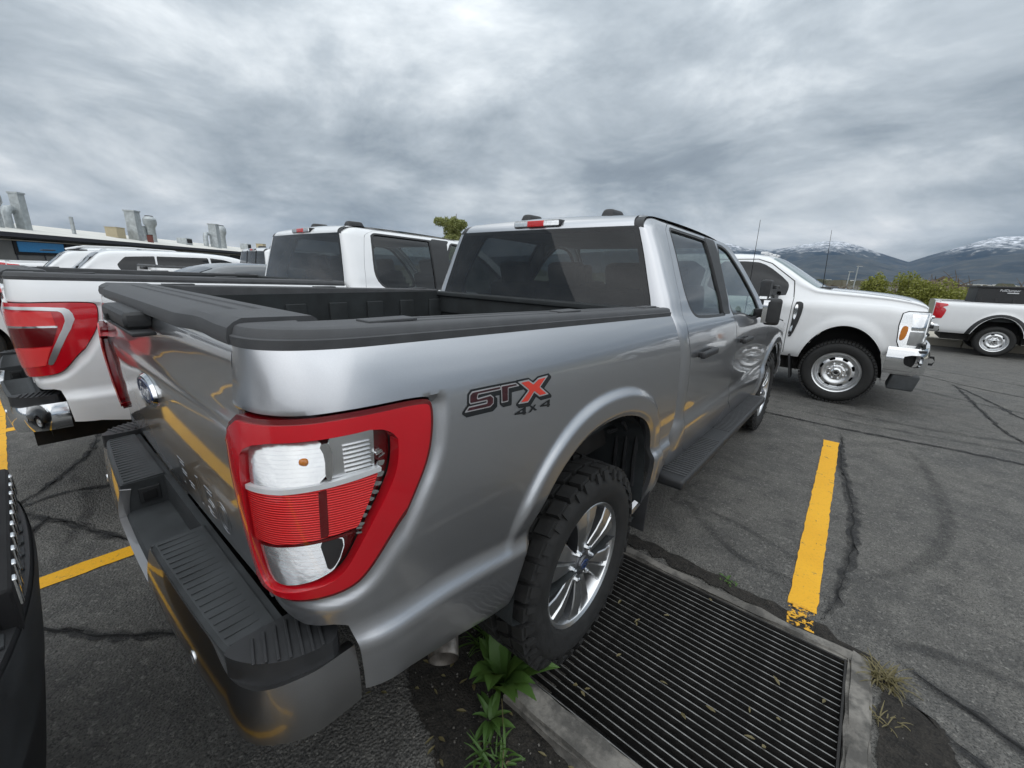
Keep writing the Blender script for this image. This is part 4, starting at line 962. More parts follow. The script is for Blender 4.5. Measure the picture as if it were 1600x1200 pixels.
    rp = chaikin([(2.070, 1.858), (2.080, 1.882), (2.105, 1.905), (2.17, 1.928), (2.30, 1.937), (2.80, 1.944), (3.30, 1.936), (3.52, 1.922), (3.64, 1.902)], 2, False)
    def roofS(t, i):
        y = np.interp(i, np.arange(len(rp)), rp[:, 0]); z = np.interp(i, np.arange(len(rp)), rp[:, 1]); W = np.interp(np.minimum(z, 1.925), [1.858, 1.925], [.655, .632])
        yy = y-.018*(1-t*t)*sst(2.5, 2.1, y); zz = z+.022*(1-t*t)*sst(2.08, 2.3, y)-.010*(np.abs(t) > 1.2); return np.array([t*W, yy, zz-RK*(yy-1.24)])
    V, F = grid(roofS, np.linspace(-.965, .965, 33), np.arange(0, len(rp)-1+.01, .5)); mk('roof', V, F, M['silver_paint'], root)
    for sg in sg_all:
        V, F = grid(lambda t, i: roofS(t, i)-np.array([0*t, 0*t, 0*t+.006]), np.linspace(.955, 1.045, 4), np.arange(0, len(rp)-1+.01, .5)); V, F = (V, F) if sg > 0 else mirx(V, F); mk('roof_ditch', V, F, M['black_plastic'], root)
    # third brake light and cargo lamps
    mb = MB(); mb.box((0, 2.080, 1.892), (.34, .07, .034), bev=.011); ch = mb.build('brake_light', M['reflector'], root); ch.data.transform(Matrix.Translation((0, 0, -.018)))
    mb = MB(); mb.box((0, 2.079, 1.874), (.125, .074, .0355), bev=.006); mb.build('brake_lens', M['lens_red_ribbed'], ch)
    mb = MB(); mb.box((0, 2.086, 1.874), (.356, .07, .041), bev=.014); mb.build('lamp_gasket', M['black_plastic'], ch)
    for x in (-.30, .32):
        V, F = rbox((.09, .20, .062), .022, .72); V = V+np.array([x, 2.42 if x > 0 else 2.40, 1.958-RK*1.18+.016]); mk('roof_fin', V, F, M['black_plastic'], root)
    # windscreen, bonnet, front end
    sl = np.array(CABP[3:8]); 
    def wsS(t, i):
        y = np.interp(i, np.arange(5), sl[:, 0]); z = np.interp(i, np.arange(5), sl[:, 1]); W = np.interp(z, _cz, _cx); yy = y+.16*(1-t*t)*np.interp(i, [0, 4], [.45, 1]); return np.array([t*W, yy, z-RK*(yy-1.24)])
    V, F = grid(wsS, np.linspace(-.97, .97, 25), np.linspace(0, 4, 13)); mk('windscreen', V, F, M['clear_glass'], root)
    hp = np.array([(4.36, 1.335), (4.60, 1.325), (5.0, 1.305), (5.4, 1.27), (5.68, 1.215), (5.80, 1.15), (5.84, 1.08)])
    def hoodS(t, i):
        y = np.interp(i, np.arange(7), hp[:, 0]); z = np.interp(i, np.arange(7), hp[:, 1]); W = .955-.16*np.clip((y-5.3)/.55, 0, 1)**2.2
        yy = y-.10*np.abs(t)**3*sst(5.2, 5.8, y); return np.array([t*W, yy, z+.05*(1-t**2)-.012-RK*(yy-1.24)])
    V, F = grid(hoodS, np.linspace(-1, 1, 33), np.linspace(0, 6, 25)); mk('bonnet', V, F, M['silver_paint'], root)
    mb = MB(); mb.box((0, 5.76, .92), (1.16, .10, .36), bev=.03); gr = mb.build('grille', M['black_plastic'], root)
    mb = MB()
    for k in range(4): mb.box((0, 5.815, .80+.085*k), (1.08, .03, .03), bev=.008)
    mb.build('grille_bars', M['silver_paint'], gr)
    for sg in sg_all:
        mb = MB(); mb.box((sg*.70, 5.70, .93), (.24, .14, .30), bev=.03); mb.build('headlight', M['reflector'], root)
    mb = MB(); mb.box((0, 5.78, .62), (1.72, .16, .22), bev=.05); mb.build('front_bumper', M['silver_paint'], root)
    # interior
    mb = MB(); mb.box((0, 3.1, .62), (1.6, 2.3, .05)); mb.box((0, 4.15, 1.12), (1.5, .45, .36), bev=.06); mb.box((0, 2.20, 1.0), (1.55, .05, .75)); mb.build('cabin_trim', M['seat'], root)
    V, F = grid(lambda x, y: np.array([x, y, 1.872+0*x-RK*(y-1.24)]), rl(-.64, .64, .3), rl(2.14, 3.58, .3)); mk('headliner', V, F, M['headliner'], root)
    seat_set(root, ((2.58, (-.45, .0, .45)), (3.42, (-.42, .42))))
    V, F = lathe([(0, .175), (.012, .185), (0, .195), (-.012, .185), (0, .175)], 32); V = V@np.array(Matrix.Rotation(R(65), 3, 'Z')).T@np.array(Matrix.Rotation(R(-20), 3, 'X')).T; mk('steering_wheel', V+np.array([-.42, 3.82, 1.22]), F, M['seat'], root)
    mb = MB(); mb.box((0, 3.95, 1.62), (.24, .03, .065), bev=.012); mb.build('rear_view_mirror', M['black_plastic'], root)
    # chassis
    mb = MB()
    for sg in sg_all: mb.box((sg*.46, 2.7, .52), (.09, 5.2, .14))
    mb.box((0, 3.2, .58), (1.5, 2.4, .08)); mb.box((0, 1.12, .80), (1.5, 1.7, .10)); mb.box((0, .50, .52), (.75, .70, .16), bev=.05); mb.build('chassis', M['underbody'], root)
    for y in (1.24, 4.933):
        V, F = tube([(-.75, y, .42), (.75, y, .42)], .045, 10); mk('axle', V, F, M['underbody'], root)
    V, F = tube([(.50, 1.0, .46), (.60, .82, .51), (.74, .66, .505), (.83, .585, .475), (.872, .548, .455)], .046, 24, False)
    V2, F2 = tube([(.872, .548, .455), (.83, .585, .475), (.74, .66, .505), (.60, .82, .51)], .042, 24, False); mb = MB(); mb.add(V, F); mb.add(V2, [f[::-1] for f in F2]); mb.build('exhaust_pipe', M['exhaust'], root)
    for (x, y, sg) in ((.826, 1.245, 1), (-.826, 1.245, -1), (.826, 4.933, 1), (-.826, 4.933, -1)): wheel(root, x, y, sg)
    return root
DEC = {'S': [(552, 1294), (562, 1301), (663, 1299), (663, 1287), (582, 1289), (579, 1282), (624, 1283), (635, 1274), (633, 1258), (620, 1251), (531, 1255), (547, 1268), (607, 1266), (608, 1269), (553, 1271), (549, 1276)],
       'T': [(663, 1299), (722, 1297), (741, 1285), (692, 1286), (689, 1252), (661, 1253), (663, 1287)],
       'X': [(729, 1298), (778, 1297), (797, 1285), (821, 1295), (872, 1296), (830, 1268), (871, 1239), (823, 1240), (799, 1256), (771, 1233), (725, 1237), (772, 1267)],
       '4': [(714, 1214), (758, 1224), (762, 1223), (761, 1209), (764, 1208), (763, 1205), (760, 1205), (760, 1201), (747, 1203), (748, 1206), (712, 1210)],
       'h': [(730, 1213), (748, 1218), (748, 1211)], 'a': [(775, 1223), (786, 1222), (814, 1203), (802, 1203)], 'b': [(810, 1221), (800, 1221), (772, 1203), (784, 1203)]}
def decal(root, sg=1):
    D = {k: np.array(v)/1000. for k, v in DEC.items()}
    if sg < 0: D = {k: np.stack([1.403-v[:, 0], v[:, 1]], 1)[::-1] for k, v in D.items()}
    A, B = rl(.515, .895, .0026), rl(1.19, 1.312, .0022)
    u = lambda a, b, ks: np.max([sdp(D[k], a, b) for k in ks], 0)
    sh = lambda a, b: np.max([u(a-.003*k*sg, b+.0026*k, 'STX')+.0045 for k in range(4)], 0)
    par = None
    for nm, m, off, f in (('decal_outline', 'decal_black', .0008, lambda a, b, P: sh(a, b)), ('decal_border', 'decal_silver', .0016, lambda a, b, P: u(a, b, 'STX')-.0005),
                          ('decal_letters', 'decal_maroon', .0024, lambda a, b, P: u(a, b, 'ST')-.0036), ('decal_letter', 'decal_red', .0024, lambda a, b, P: u(a, b, 'X')-.0048)):
        V, F = trim(bedS, A, B, f, 0, off); V, F = (V, F) if sg > 0 else mirx(V, F); o = mk(nm, V, F, M[m], par or root); par = par or o
    def f4(a, b, P):
        four = np.minimum(sdp(D['4'], a, b), -sdp(D['h'], a, b)); sec = np.minimum(sdp(D['4'], a-.1135*sg, b+.001), -sdp(D['h'], a-.1135*sg, b+.001)); return np.max([four, sec, sdp(D['a'], a, b), sdp(D['b'], a, b)], 0)
    V, F = trim(bedS, A, B, f4, 0, .0012); V, F = (V, F) if sg > 0 else mirx(V, F); mk('decal_small_letters', V, F, M['decal_black'], par)

# ------------------------------------------------------------------ other vehicles: lofted shell with cut openings
class Car:
    def __init__(s, root, top, belt, wid, bot, tum=.42, L=5.0, arches=(), ar=(.46, .62), soft=.07, rc=.13):
        s.root = root; s.L = L; ys = np.linspace(0, L, 420)
        I = lambda P: np.interp(ys, *np.array(P, float).T)
        T = chaikin(top, 2, False); zt = np.interp(ys, T[:, 0], T[:, 1]); zb = I(bot); W = I(wid); B = np.minimum(I(belt), zt-.012); h = zt-B
        e = np.minimum(1, np.minimum(ys, L-ys)/.18); W = W-rc*(1-np.sqrt(np.clip(1-(1-e)**2, 0, 1)))
        xr = np.maximum(W-.045-tum*h, .25); k = np.minimum(1, h/.3)
        C = [(W-.07, zb), (W-.02, zb+.07), (W, zb+.20), (W+.004, (zb+B)/2+.06), (W-.004, B-.12), (W-.014, B-.05), (W-.038, B-.004), (W-.055*(1-k)-.05*k-tum*.12*h, B+.10*h+.004), (W-.07-tum*.55*h, B+.55*h), (xr+.03*k, zt-soft*k), (xr-.02, zt-.022*k-.002), (xr-.10, zt-.004*k), (xr*.45, zt+.010), (0*W, zt+.014)]
        C = np.array([[c[0], c[1]] for c in C])                        # K,2,ny
        P = np.moveaxis(C, 0, 0)
        for _ in range(2):
            Q = np.empty((2*(len(P)-1)+2,)+P.shape[1:]); Q[0] = P[0]; Q[-1] = P[-1]; Q[1:-1:2] = .75*P[:-1]+.25*P[1:]; Q[2:-1:2] = .25*P[:-1]+.75*P[1:]; P = Q
        s.tab = P; s.ys = ys; s.K = len(P)-1; s.arches = arches; s.ar = ar; s.parts = {}
    def S(s, y, t):
        y = np.asarray(y, float); t = np.asarray(t, float); yi = np.clip(y/s.L*(len(s.ys)-1), 0, len(s.ys)-1.001); ti = np.clip(t*s.K, 0, s.K-1e-6)
        a = yi.astype(int); b = ti.astype(int); fa = yi-a; fb = ti-b; o = []
        for c in (0, 1):
            T = s.tab[:, c, :]; o.append((T[b, a]*(1-fb)+T[b+1, a]*fb)*(1-fa)+(T[b, a+1]*(1-fb)+T[b+1, a+1]*fb)*fa)
        return np.array([o[0], y, o[1]])
    def farch(s, P):
        f = np.full(np.shape(P[1]), 1.0)
        for yc in s.arches:
            q = np.hypot((P[1]-yc)/s.ar[0], np.maximum(P[2]-.36, 0)/(s.ar[1])); f = np.minimum(f, np.where(P[2] < .36, np.abs(P[1]-yc)-s.ar[0], (q-1)*s.ar[0]))
        return f
    def both(s, name, V, F, m, parent=None, sides=(1, -1), merge=True):
        o = None
        if merge:
            mb = MB(); mb.add(V, F); mb.add(*mirx(V, F)); return mb.build(name, m, parent or s.root)
        for sg in sides:
            v, f = (V, F) if sg > 0 else mirx(V, F); o = mk(name, v, f, m, parent or s.root)
        return o
    def body(s, m, name='body', ny=.03, nt=64, cuts=(), yr=None, flare=.018):
        A = rl(0, s.L, ny) if yr is None else rl(*yr, ny); T = np.linspace(0, 1, nt)
        def SF(y, t):
            P = s.S(y, t); d = s.farch(P); P[0] = P[0]+flare*(1-sst(.03, .10, d))*(P[2] < 1.3); return P
        def f(a, b, P):
            v = s.farch(P)
            for c in cuts: v = np.minimum(v, c(P))
            return v
        V, F = trim(SF, A, T, f, .03); s.SF = SF; o = s.both(name, V, F, m)
        for yy in (A[0], A[-1]):
            if yr is not None and yy not in (0, s.L): continue
            sec = s.S(np.full(nt, yy), T).T; sec = sec[sec[:, 2] > .2]; ring = np.vstack([sec, (sec*[-1, 1, 1])[::-1][1:]]); Fc = [tuple(range(len(ring)))]
            mk(name+'_end', ring, Fc if yy == 0 else [Fc[0][::-1]], m, o, smooth=False)
        return o
    def cutw(s, poly):
        p = chaikin(poly, 1); return lambda P: np.where(P[0] > .35, -sdp(p, P[1], P[2]), 1.0)
    def patch(s, name, poly, m, off=.003, depth=.006, parent=None, plan=False, st=.02, nt=90, merge=False, rn=1, sides=(1, -1)):
        """poly in (y,z) seen from the side, or in (y,|x|) seen from above when plan"""
        p = chaikin(poly, rn) if rn else np.array(poly, float); A = rl(max(0, p[:, 0].min()-.02), min(s.L, p[:, 0].max()+.02), st)
        T = np.linspace(0, 1, nt)
        if plan: f = lambda a, b, P: np.minimum(sdp(p, P[1], P[0]), 1) if False else np.where(b > .45, sdp(p, P[1], P[0]), -1.0)
        else: f = lambda a, b, P: np.where(b < .93, sdp(p, P[1], P[2]), -1.0)
        V, F = trim(getattr(s, 'SF', s.S), A, T, f, depth, off)
        if not len(V): return None
        return s.both(name, V, F, M[m], parent, merge=plan or merge, sides=sides)
def under(root, L, w_=.7, z=.40, y0=.3):
    mb = MB(); mb.box((0, L/2, z), (2*w_, L-2*y0, .22)); mb.build('underbody', M['underbody'], root)
def arch_liner(root, yc, w0=.62, w1=.93, r=.47, zt=.60):
    for sg in (1, -1):
        n = 16; V = []; F = []
        for k in range(n+1):
            a = math.pi*k/n; V += [(sg*w1, yc+r*math.cos(a), .36+zt*math.sin(a)), (sg*w0, yc+r*math.cos(a), .36+zt*math.sin(a))]
        F = [(2*k, 2*k+1, 2*k+3, 2*k+2) for k in range(n)]; V.append((sg*w0, yc, .36)); F += [(2*k+1, 2*k+3, len(V)-1) for k in range(n)]
        mk('wheel_liner', V, F, M['dark'], root)

def heavy_pickup(root):
    """white heavy-duty pickup, front half in view"""
    top = [(0, 1.40), (2.03, 1.40), (2.06, 1.62), (2.14, 1.88), (2.30, 1.945), (3.2, 1.965), (3.95, 1.945), (4.15, 1.89), (4.70, 1.52), (4.80, 1.485), (5.2, 1.462), (5.58, 1.425), (5.79, 1.385), (5.885, 1.325), (5.90, 1.22), (5.90, .75)]
    c = Car(root, top, [(0, 1.34), (2.0, 1.34), (2.3, 1.34), (4.5, 1.31), (4.8, 1.32), (5.5, 1.31), (5.9, 1.25)], [(0, .99), (2, 1.0), (4.5, 1.0), (5.4, .995), (5.9, .955)], [(0, .55), (4.4, .555), (5.0, .56), (5.6, .72), (5.9, .74)], .46, 5.90, (1.10, 5.15), (.475, .68), rc=.10)
    bed = lambda P: -sdp([(.08, -.90), (1.98, -.90), (1.98, .90), (.08, .90)], P[1], P[0])+np.where(P[2] > 1.30, 0, 1)
    fw = [(3.35, 1.83), (3.92, 1.84), (4.10, 1.78), (4.38, 1.575), (4.42, 1.50), (4.40, 1.345), (3.33, 1.335)]; rw_ = [(2.42, 1.83), (3.25, 1.84), (3.24, 1.335), (2.45, 1.34)]
    b = c.body(M['white_paint'], cuts=(bed, c.cutw(fw), c.cutw(rw_)))
    mb = MB(); mb.box((0, 1.03, .95), (1.8, 1.9, .04)); mb.box((.88, 1.03, 1.16), (.03, 1.9, .44)); mb.box((-.88, 1.03, 1.16), (.03, 1.9, .44)); mb.box((0, 1.97, 1.16), (1.8, .03, .44)); mb.box((0, .09, 1.16), (1.8, .03, .44)); mb.build('bed_liner', M['liner'], root)
    c.patch('window_pane', fw, 'dark_glass', -.008, 0); c.patch('window_pane', rw_, 'dark_glass', -.008, 0)
    c.patch('windscreen', [(4.13, .0), (4.13, .62), (4.72, .80), (4.80, .75), (4.80, .0), (4.8, -.2), (4.13, -.2)], 'clear_glass', .005, plan=True, rn=0)
    c.patch('rear_window', [(2.055, -.1), (2.055, .62), (2.13, .58), (2.13, -.1)], 'dark_glass', .005, plan=True, rn=0, st=.008)
    for poly in ([(4.505, 1.36), (4.512, 1.36), (4.512, .60), (4.505, .60)], [(3.285, 1.86), (3.292, 1.86), (3.292, .60), (3.285, .60)]): c.patch('door_gap', poly, 'dark', .0015, .001, st=.002, rn=0)
    c.patch('door_gap', [(3.3, 1.865), (3.95, 1.875), (4.14, 1.815), (4.47, 1.58), (4.51, 1.36), (4.500, 1.36), (4.459, 1.575), (4.135, 1.805), (3.95, 1.866), (3.3, 1.856)], 'dark', .0025, .001, st=.005, rn=0, nt=260)
    v = c.patch('fender_vent', [(4.535, 1.30), (4.60, 1.315), (4.645, 1.28), (4.635, 1.10), (4.575, .83), (4.525, .82), (4.545, 1.0)], 'black_plastic', .010, .02)
    c.patch('vent_badge', [(4.55, 1.27), (4.585, 1.275), (4.59, 1.12), (4.56, 1.04), (4.55, 1.12)], 'chrome', .016, .01, parent=v)
    c.patch('vent_strip', [(4.545, .99), (4.57, 1.0), (4.56, .86), (4.535, .845)], 'chrome', .016, .01, parent=v)
    c.patch('lamp_gap', [(5.645, 1.245), (5.695, 1.272), (5.899, 1.272), (5.899, .825), (5.69, .815), (5.655, .90), (5.635, 1.10)], 'dark', .002, .004, rn=0)
    hl = c.patch('headlight_wrap', [(5.655, 1.24), (5.70, 1.262), (5.897, 1.262), (5.897, .835), (5.70, .825), (5.665, .90), (5.645, 1.10)], 'reflector', .006, .03, rn=0)
    c.patch('lamp_bezel', [(5.74, 1.235), (5.897, 1.235), (5.897, 1.05), (5.76, 1.05)], 'chrome', .009, .006, parent=hl, rn=0); c.patch('lamp_bezel', [(5.755, 1.03), (5.897, 1.03), (5.897, .86), (5.755, .87)], 'alloy', .009, .006, parent=hl, rn=0)
    c.patch('side_marker', [(5.672, 1.09), (5.715, 1.10), (5.735, 1.07), (5.728, .955), (5.70, .92), (5.668, .93)], 'amber', .013, .01, parent=hl, st=.01)
    for sg in (1, -1):
        # front face of the lamp, then the bumper corner with its tow opening
        mb = MB(); mb.box((sg*.735, 5.895, 1.045), (.17, .03, .42), bev=.012); h = mb.build('headlight', M['reflector'], root)
        mb = MB(); mb.box((sg*.735, 5.915, 1.155), (.13, .02, .13), bev=.01); mb.box((sg*.735, 5.915, .93), (.13, .02, .13), bev=.01); mb.box((sg*.735, 5.917, 1.043), (.15, .02, .025)); mb.build('lamp_unit', M['chrome'], h)
        def fS(a, z):
            q = np.clip((a-.62)/.46, 0, 1)*np.pi/2; bl = .028*np.sin(np.clip((z-.47)/.37, 0, 1)*np.pi)**.7
            x = np.where(a < .62, a, .62+.345*np.sin(q)); y = np.where(a < .62, 6.02-.03*(a/.62)**2, 5.99-.14*(1-np.cos(q))-np.clip(a-1.08, 0, 1))
            return np.array([x+bl*sst(.7, 1.0, a), y+bl*(1-sst(.8, 1.05, a)), z+.02*sst(.62, .3, a)*0])
        hole = chaikin([(.90, .755), (1.165, .752), (1.165, .66), (1.13, .615), (.98, .60), (.91, .63)], 1)
        V, F = trim(fS, rl(0, 1.33, .02), rl(.50, .835, .0105), lambda a, z, P: -sdp(hole, a, z), -.035); F = [f[::-1] for f in F]; V, F = (V, F) if sg > 0 else mirx(V, F); bu = mk('front_bumper', V, F, M['chrome'], root)
        V, F = trim(lambda a, z: fS(a, z), rl(.84, 1.22, .03), rl(.56, .80, .03), lambda a, z, P: sdp(hole, a, z)+.02, 0, .05 ); V, F = (V, F) if sg > 0 else mirx(V, F); V[:, 0] -= sg*.03; V[:, 1] -= .03; mk('bumper_pocket', V, F, M['dark'], bu)
        mb = MB(); mb.box((sg*.80, 5.80, .80), (.34, .30, .03)); mb.build('bumper_shelf', M['black_plastic'], bu)
        V, F = rbox((.34, .26, .20), .03); V = V+np.array([sg*.80, 5.83, .405]); V[:, 1] -= .03*(V[:, 2] < .4); mk('air_dam', V, F, M['step_plastic'], bu)
        V, F = tube([(sg*.45, 5.95, .60), (sg*.45, 6.07, .60), (sg*.45, 6.09, .64), (sg*.45, 6.07, .69), (sg*.45, 5.95, .69)], .015, 8); mk('tow_hook', V, F, M['dark'], bu)
        # tow mirror
        mb = MB(); mb.box((sg*1.30, 4.22, 1.42), (.22, .13, .33), bev=.045); mb.box((sg*1.09, 4.30, 1.49), (.32, .05, .05), bev=.015); mb.box((sg*1.09, 4.30, 1.36), (.32, .05, .05), bev=.015); mi = mb.build('tow_mirror', M['black_plastic'], root)
        mb = MB(); mb.box((sg*1.31, 4.29, 1.35), (.17, .02, .035), bev=.008); mb.box((sg*1.412, 4.22, 1.35), (.012, .09, .035)); mb.build('mirror_lamp', M['reflector'], mi)
        mb = MB(); mb.box((sg*.90, 4.62, .42), (.22, .02, .34), bev=.005, rot=Matrix.Rotation(R(10), 3, 'X')); mb.build('mud_flap', M['black_plastic'], root)
        mb = MB(); mb.box((sg*.70, 5.92, .86), (.5, .02, .06)); mb.build('grille_base', M['black_plastic'], root)
        for hy in (2.62, 3.58):
            p = c.S(np.array(hy), np.array(.38)); mb = MB(); mb.box((sg*1.02, hy, 1.20), (.03, .24, .04), bev=.012); mb.build('door_handle', M['white_paint'], root)
        V, F = rbox((.16, .09, .03), .01); 
        for x in (.2, .48): mk('roof_marker', V+np.array([sg*x, 3.98, 1.965]), F, M['white_paint'], root)
    mb = MB(); mb.box((0, 5.885, 1.03), (1.34, .08, .46), bev=.03); gr = mb.build('grille', M['black_plastic'], root)
    for k in range(4): mb = MB(); mb.box((0, 5.935, .87+.11*k), (1.28, .05, .035), bev=.012); mb.build('grille_bar', M['chrome'] if k == 3 else M['black_plastic'], gr)
    mb = MB(); mb.box((0, 4.80, 1.495), (1.35, .16, .03), bev=.01); mb.build('cowl', M['black_plastic'], root)
    V, F = tube([(.62, 4.78, 1.48), (.62, 4.74, 2.25)], [.005, .002], 6); mk('antenna', V, F, M['dark'], root)
    c.patch('bonnet_gap', [(4.82, .80), (5.70, .86), (5.70, .867), (4.82, .807)], 'dark', .0015, .001, plan=True, rn=0, st=.02, nt=220)
    mb = MB(); mb.box((0, 3.3, 1.0), (1.6, 2.2, .5)); mb.box((0, 4.35, 1.25), (1.5, .4, .2)); mb.build('cabin_trim', M['seat'], root)
    seat_set(root, ((3.3, (-.42, .42)),)); under(root, 5.5, .75, .46)
    for y in (1.10, 5.15):
        arch_liner(root, y, .6, .95, .46, .66)
        for sg in (1, -1): wheel(root, sg*.86, y, sg, .42, .275, 'hwy')
    return c
def work_pickup(root, box=True):
    """white pickup seen from its rear quarter, with a black box in the bed"""
    top = [(0, 1.42), (2.03, 1.41), (2.06, 1.62), (2.14, 1.86), (2.35, 1.93), (3.2, 1.95), (3.9, 1.90), (4.65, 1.44), (5.3, 1.40), (5.8, 1.25), (5.9, .8)]
    c = Car(root, top, [(0, 1.36), (2.0, 1.35), (4.5, 1.28), (5.9, 1.1)], [(0, .99), (2, 1.01), (5.4, .99), (5.9, .93)], [(0, .56), (5.9, .56)], .46, 5.90, (1.31, 5.1), (.50, .69))
    bed = lambda P: -sdp([(.08, -.90), (1.98, -.90), (1.98, .90), (.08, .90)], P[1], P[0])+np.where(P[2] > 1.30, 0, 1)
    c.body(M['white_paint'], cuts=(bed,), flare=.03)
    mb = MB(); mb.box((0, 1.03, .95), (1.8, 1.9, .04)); mb.box((.88, 1.03, 1.16), (.03, 1.9, .44)); mb.box((-.88, 1.03, 1.16), (.03, 1.9, .44)); mb.box((0, 1.97, 1.16), (1.8, .03, .44)); mb.box((0, .09, 1.16), (1.8, .03, .44)); mb.build('bed_liner', M['liner'], root)
    tl = c.patch('tail_light', [(.012, 1.36), (.24, 1.335), (.27, 1.30), (.24, 1.27), (.20, 1.262), (.165, 1.235), (.22, 1.205), (.25, 1.16), (.235, 1.06), (.20, .95), (.19, .935), (.012, .935)], 'lens_red', .008, .02, st=.012, rn=0)
    c.patch('reverse_lens', [(.03, 1.25), (.13, 1.255), (.14, 1.215), (.03, 1.20)], 'clear_lens', .012, .004, parent=tl)
    ar = [(1.31+.52*math.cos(a), .36+.70*math.sin(a)) for a in np.linspace(0, math.pi, 24)]; ar2 = [(1.31+.61*math.cos(a), .36+.77*math.sin(a)) for a in np.linspace(math.pi, 0, 24)]
    c.patch('arch_trim', ar+ar2, 'black_plastic', .006, .02, rn=0)
    for sg in (1, -1):
        V, F = rbox((.26, .34, .25), .06); mk('bumper_corner', V+np.array([sg*.86, .06, .68]), F, M['chrome'], root)
        mb = MB(); mb.box((sg*.985, .02, .68), (.05, .16, .10), bev=.01); mb.build('bumper_step', M['dark'], root)
        V, F = rbox((.03, .30, .16), .012); 
    mb = MB(); mb.box((0, -.04, .70), (1.5, .16, .18), bev=.04); mb.build('rear_bumper', M['chrome'], root)
    c.patch('window_pane', [(2.42, 1.80), (3.25, 1.82), (3.24, 1.33), (2.45, 1.34)], 'dark_glass', .004); c.patch('window_pane', [(3.35, 1.81), (3.85, 1.80), (4.35, 1.50), (4.37, 1.31), (3.33, 1.32)], 'dark_glass', .004)
    under(root, 5.6, .72, .48); mb = MB(); mb.box((0, 3.3, 1.0), (1.6, 2.2, .5)); mb.build('cabin_trim', M['seat'], root)
    V, F = tube([(.5, .9, .44), (.62, .35, .42)], .035, 10); mk('exhaust_pipe', V, F, M['exhaust'], root)
    for y in (1.31, 5.1):
        arch_liner(root, y, .6, .95, .48, .68)
        for sg in (1, -1): wheel(root, sg*.86, y, sg, .415, .28, 'work')
    return c
def wagon(root, m, L=5.0, H=1.78, kind='suv', led='lens_red'):
    if kind == 'suv': top = [(0, 1.0), (.04, 1.15), (.50, 1.62), (.62, H-.05), (.85, H), (2.2, H+.01), (3.0, H-.05), (3.35, H-.19), (3.95, 1.20), (4.5, 1.12), (4.9, .95), (5.0, .70)]; win = [[(.78, 1.42), (.96, 1.62), (1.0, 1.635), (1.46, 1.66), (1.47, 1.66), (1.45, 1.19), (1.42, 1.19), (1.05, 1.21)], [(1.50, 1.66), (1.52, 1.66), (2.44, 1.66), (2.46, 1.66), (2.48, 1.17), (2.46, 1.17), (1.50, 1.19), (1.48, 1.19)], [(2.49, 1.66), (2.52, 1.66), (2.85, 1.62), (3.35, 1.40), (3.55, 1.22), (3.5, 1.17), (2.54, 1.17)]]; bz = 1.14; ws = (3.02, 3.93); rwn = (.03, .60); ax = (1.0, 3.95)
    else: top = [(0, .95), (.05, 1.05), (.5, 1.12), (1.35, H-.04), (1.9, H), (2.5, H-.02), (2.95, H-.14), (3.7, 1.02), (4.4, .92), (4.75, .80), (4.8, .6)]; win = [[(1.02, 1.10), (1.45, 1.36), (2.12, 1.38), (2.10, 1.05), (1.2, 1.06)], [(2.2, 1.38), (2.55, 1.37), (2.9, 1.24), (3.25, 1.04), (2.2, 1.04)]]; bz = 1.02; ws = (2.75, 3.62); rwn = (.6, 1.35); ax = (.95, 3.85)
    k = L/5.0 if kind == 'suv' else L/4.8; sc_ = lambda P: [(y*k, z) for y, z in P]
    c = Car(root, sc_(top), sc_([(0, bz-.02), (1, bz+.01), (3.6, bz-.02), (5, bz-.25)]), sc_([(0, .90), (.6, .955), (3.8, .965), (5, .86)]), [(0, .42), (1, .30), (L-.8, .30), (L, .36)], .40, L, tuple(a*k for a in ax), (.40, .40))
    c.body(M[m], flare=.008, cuts=[c.cutw(sc_(q)) for q in win])
    for q in win: c.patch('window_pane', sc_(q), 'dark_glass', -.008, 0)
    zt = lambda y: .60
    c.patch('windscreen', sc_([(ws[0], -.2), (ws[0], .58), (ws[1], .72), (ws[1], -.2)]), 'dark_glass', .005, plan=True, rn=0)
    c.patch('rear_window', sc_([(rwn[0]+.06, -.2), (rwn[0]+.06, .66), (rwn[1], .56), (rwn[1], -.2)]), 'dark_glass', .005, plan=True, rn=0)
    c.patch('tail_light', sc_([(.004, 1.06), (.30, 1.05), (.22, .92), (.004, .90)]), led, .006, .02, rn=0)
    c.patch('headlight', sc_([(4.65, .86), (4.98, .80), (4.98, .68), (4.72, .72)]), 'reflector', .006, .02, rn=0)
    if kind == 'suv':
        mb = MB(); mb.box((0, .34*k, H-.035), (1.16, .22, .025), bev=.01); mb.build('spoiler', M['black_plastic'], root)
    under(root, L, .7, .36, .4)
    mb = MB(); mb.box((0, L*.45, .75), (1.5, L*.5, .4)); mb.build('cabin_trim', M['seat'], root)
    for a in ax:
        arch_liner(root, a*k, .6, .88, .39, .38)
        for sg in (1, -1): wheel(root, sg*.80, a*k, sg, .36, .24, 'work')
    return c

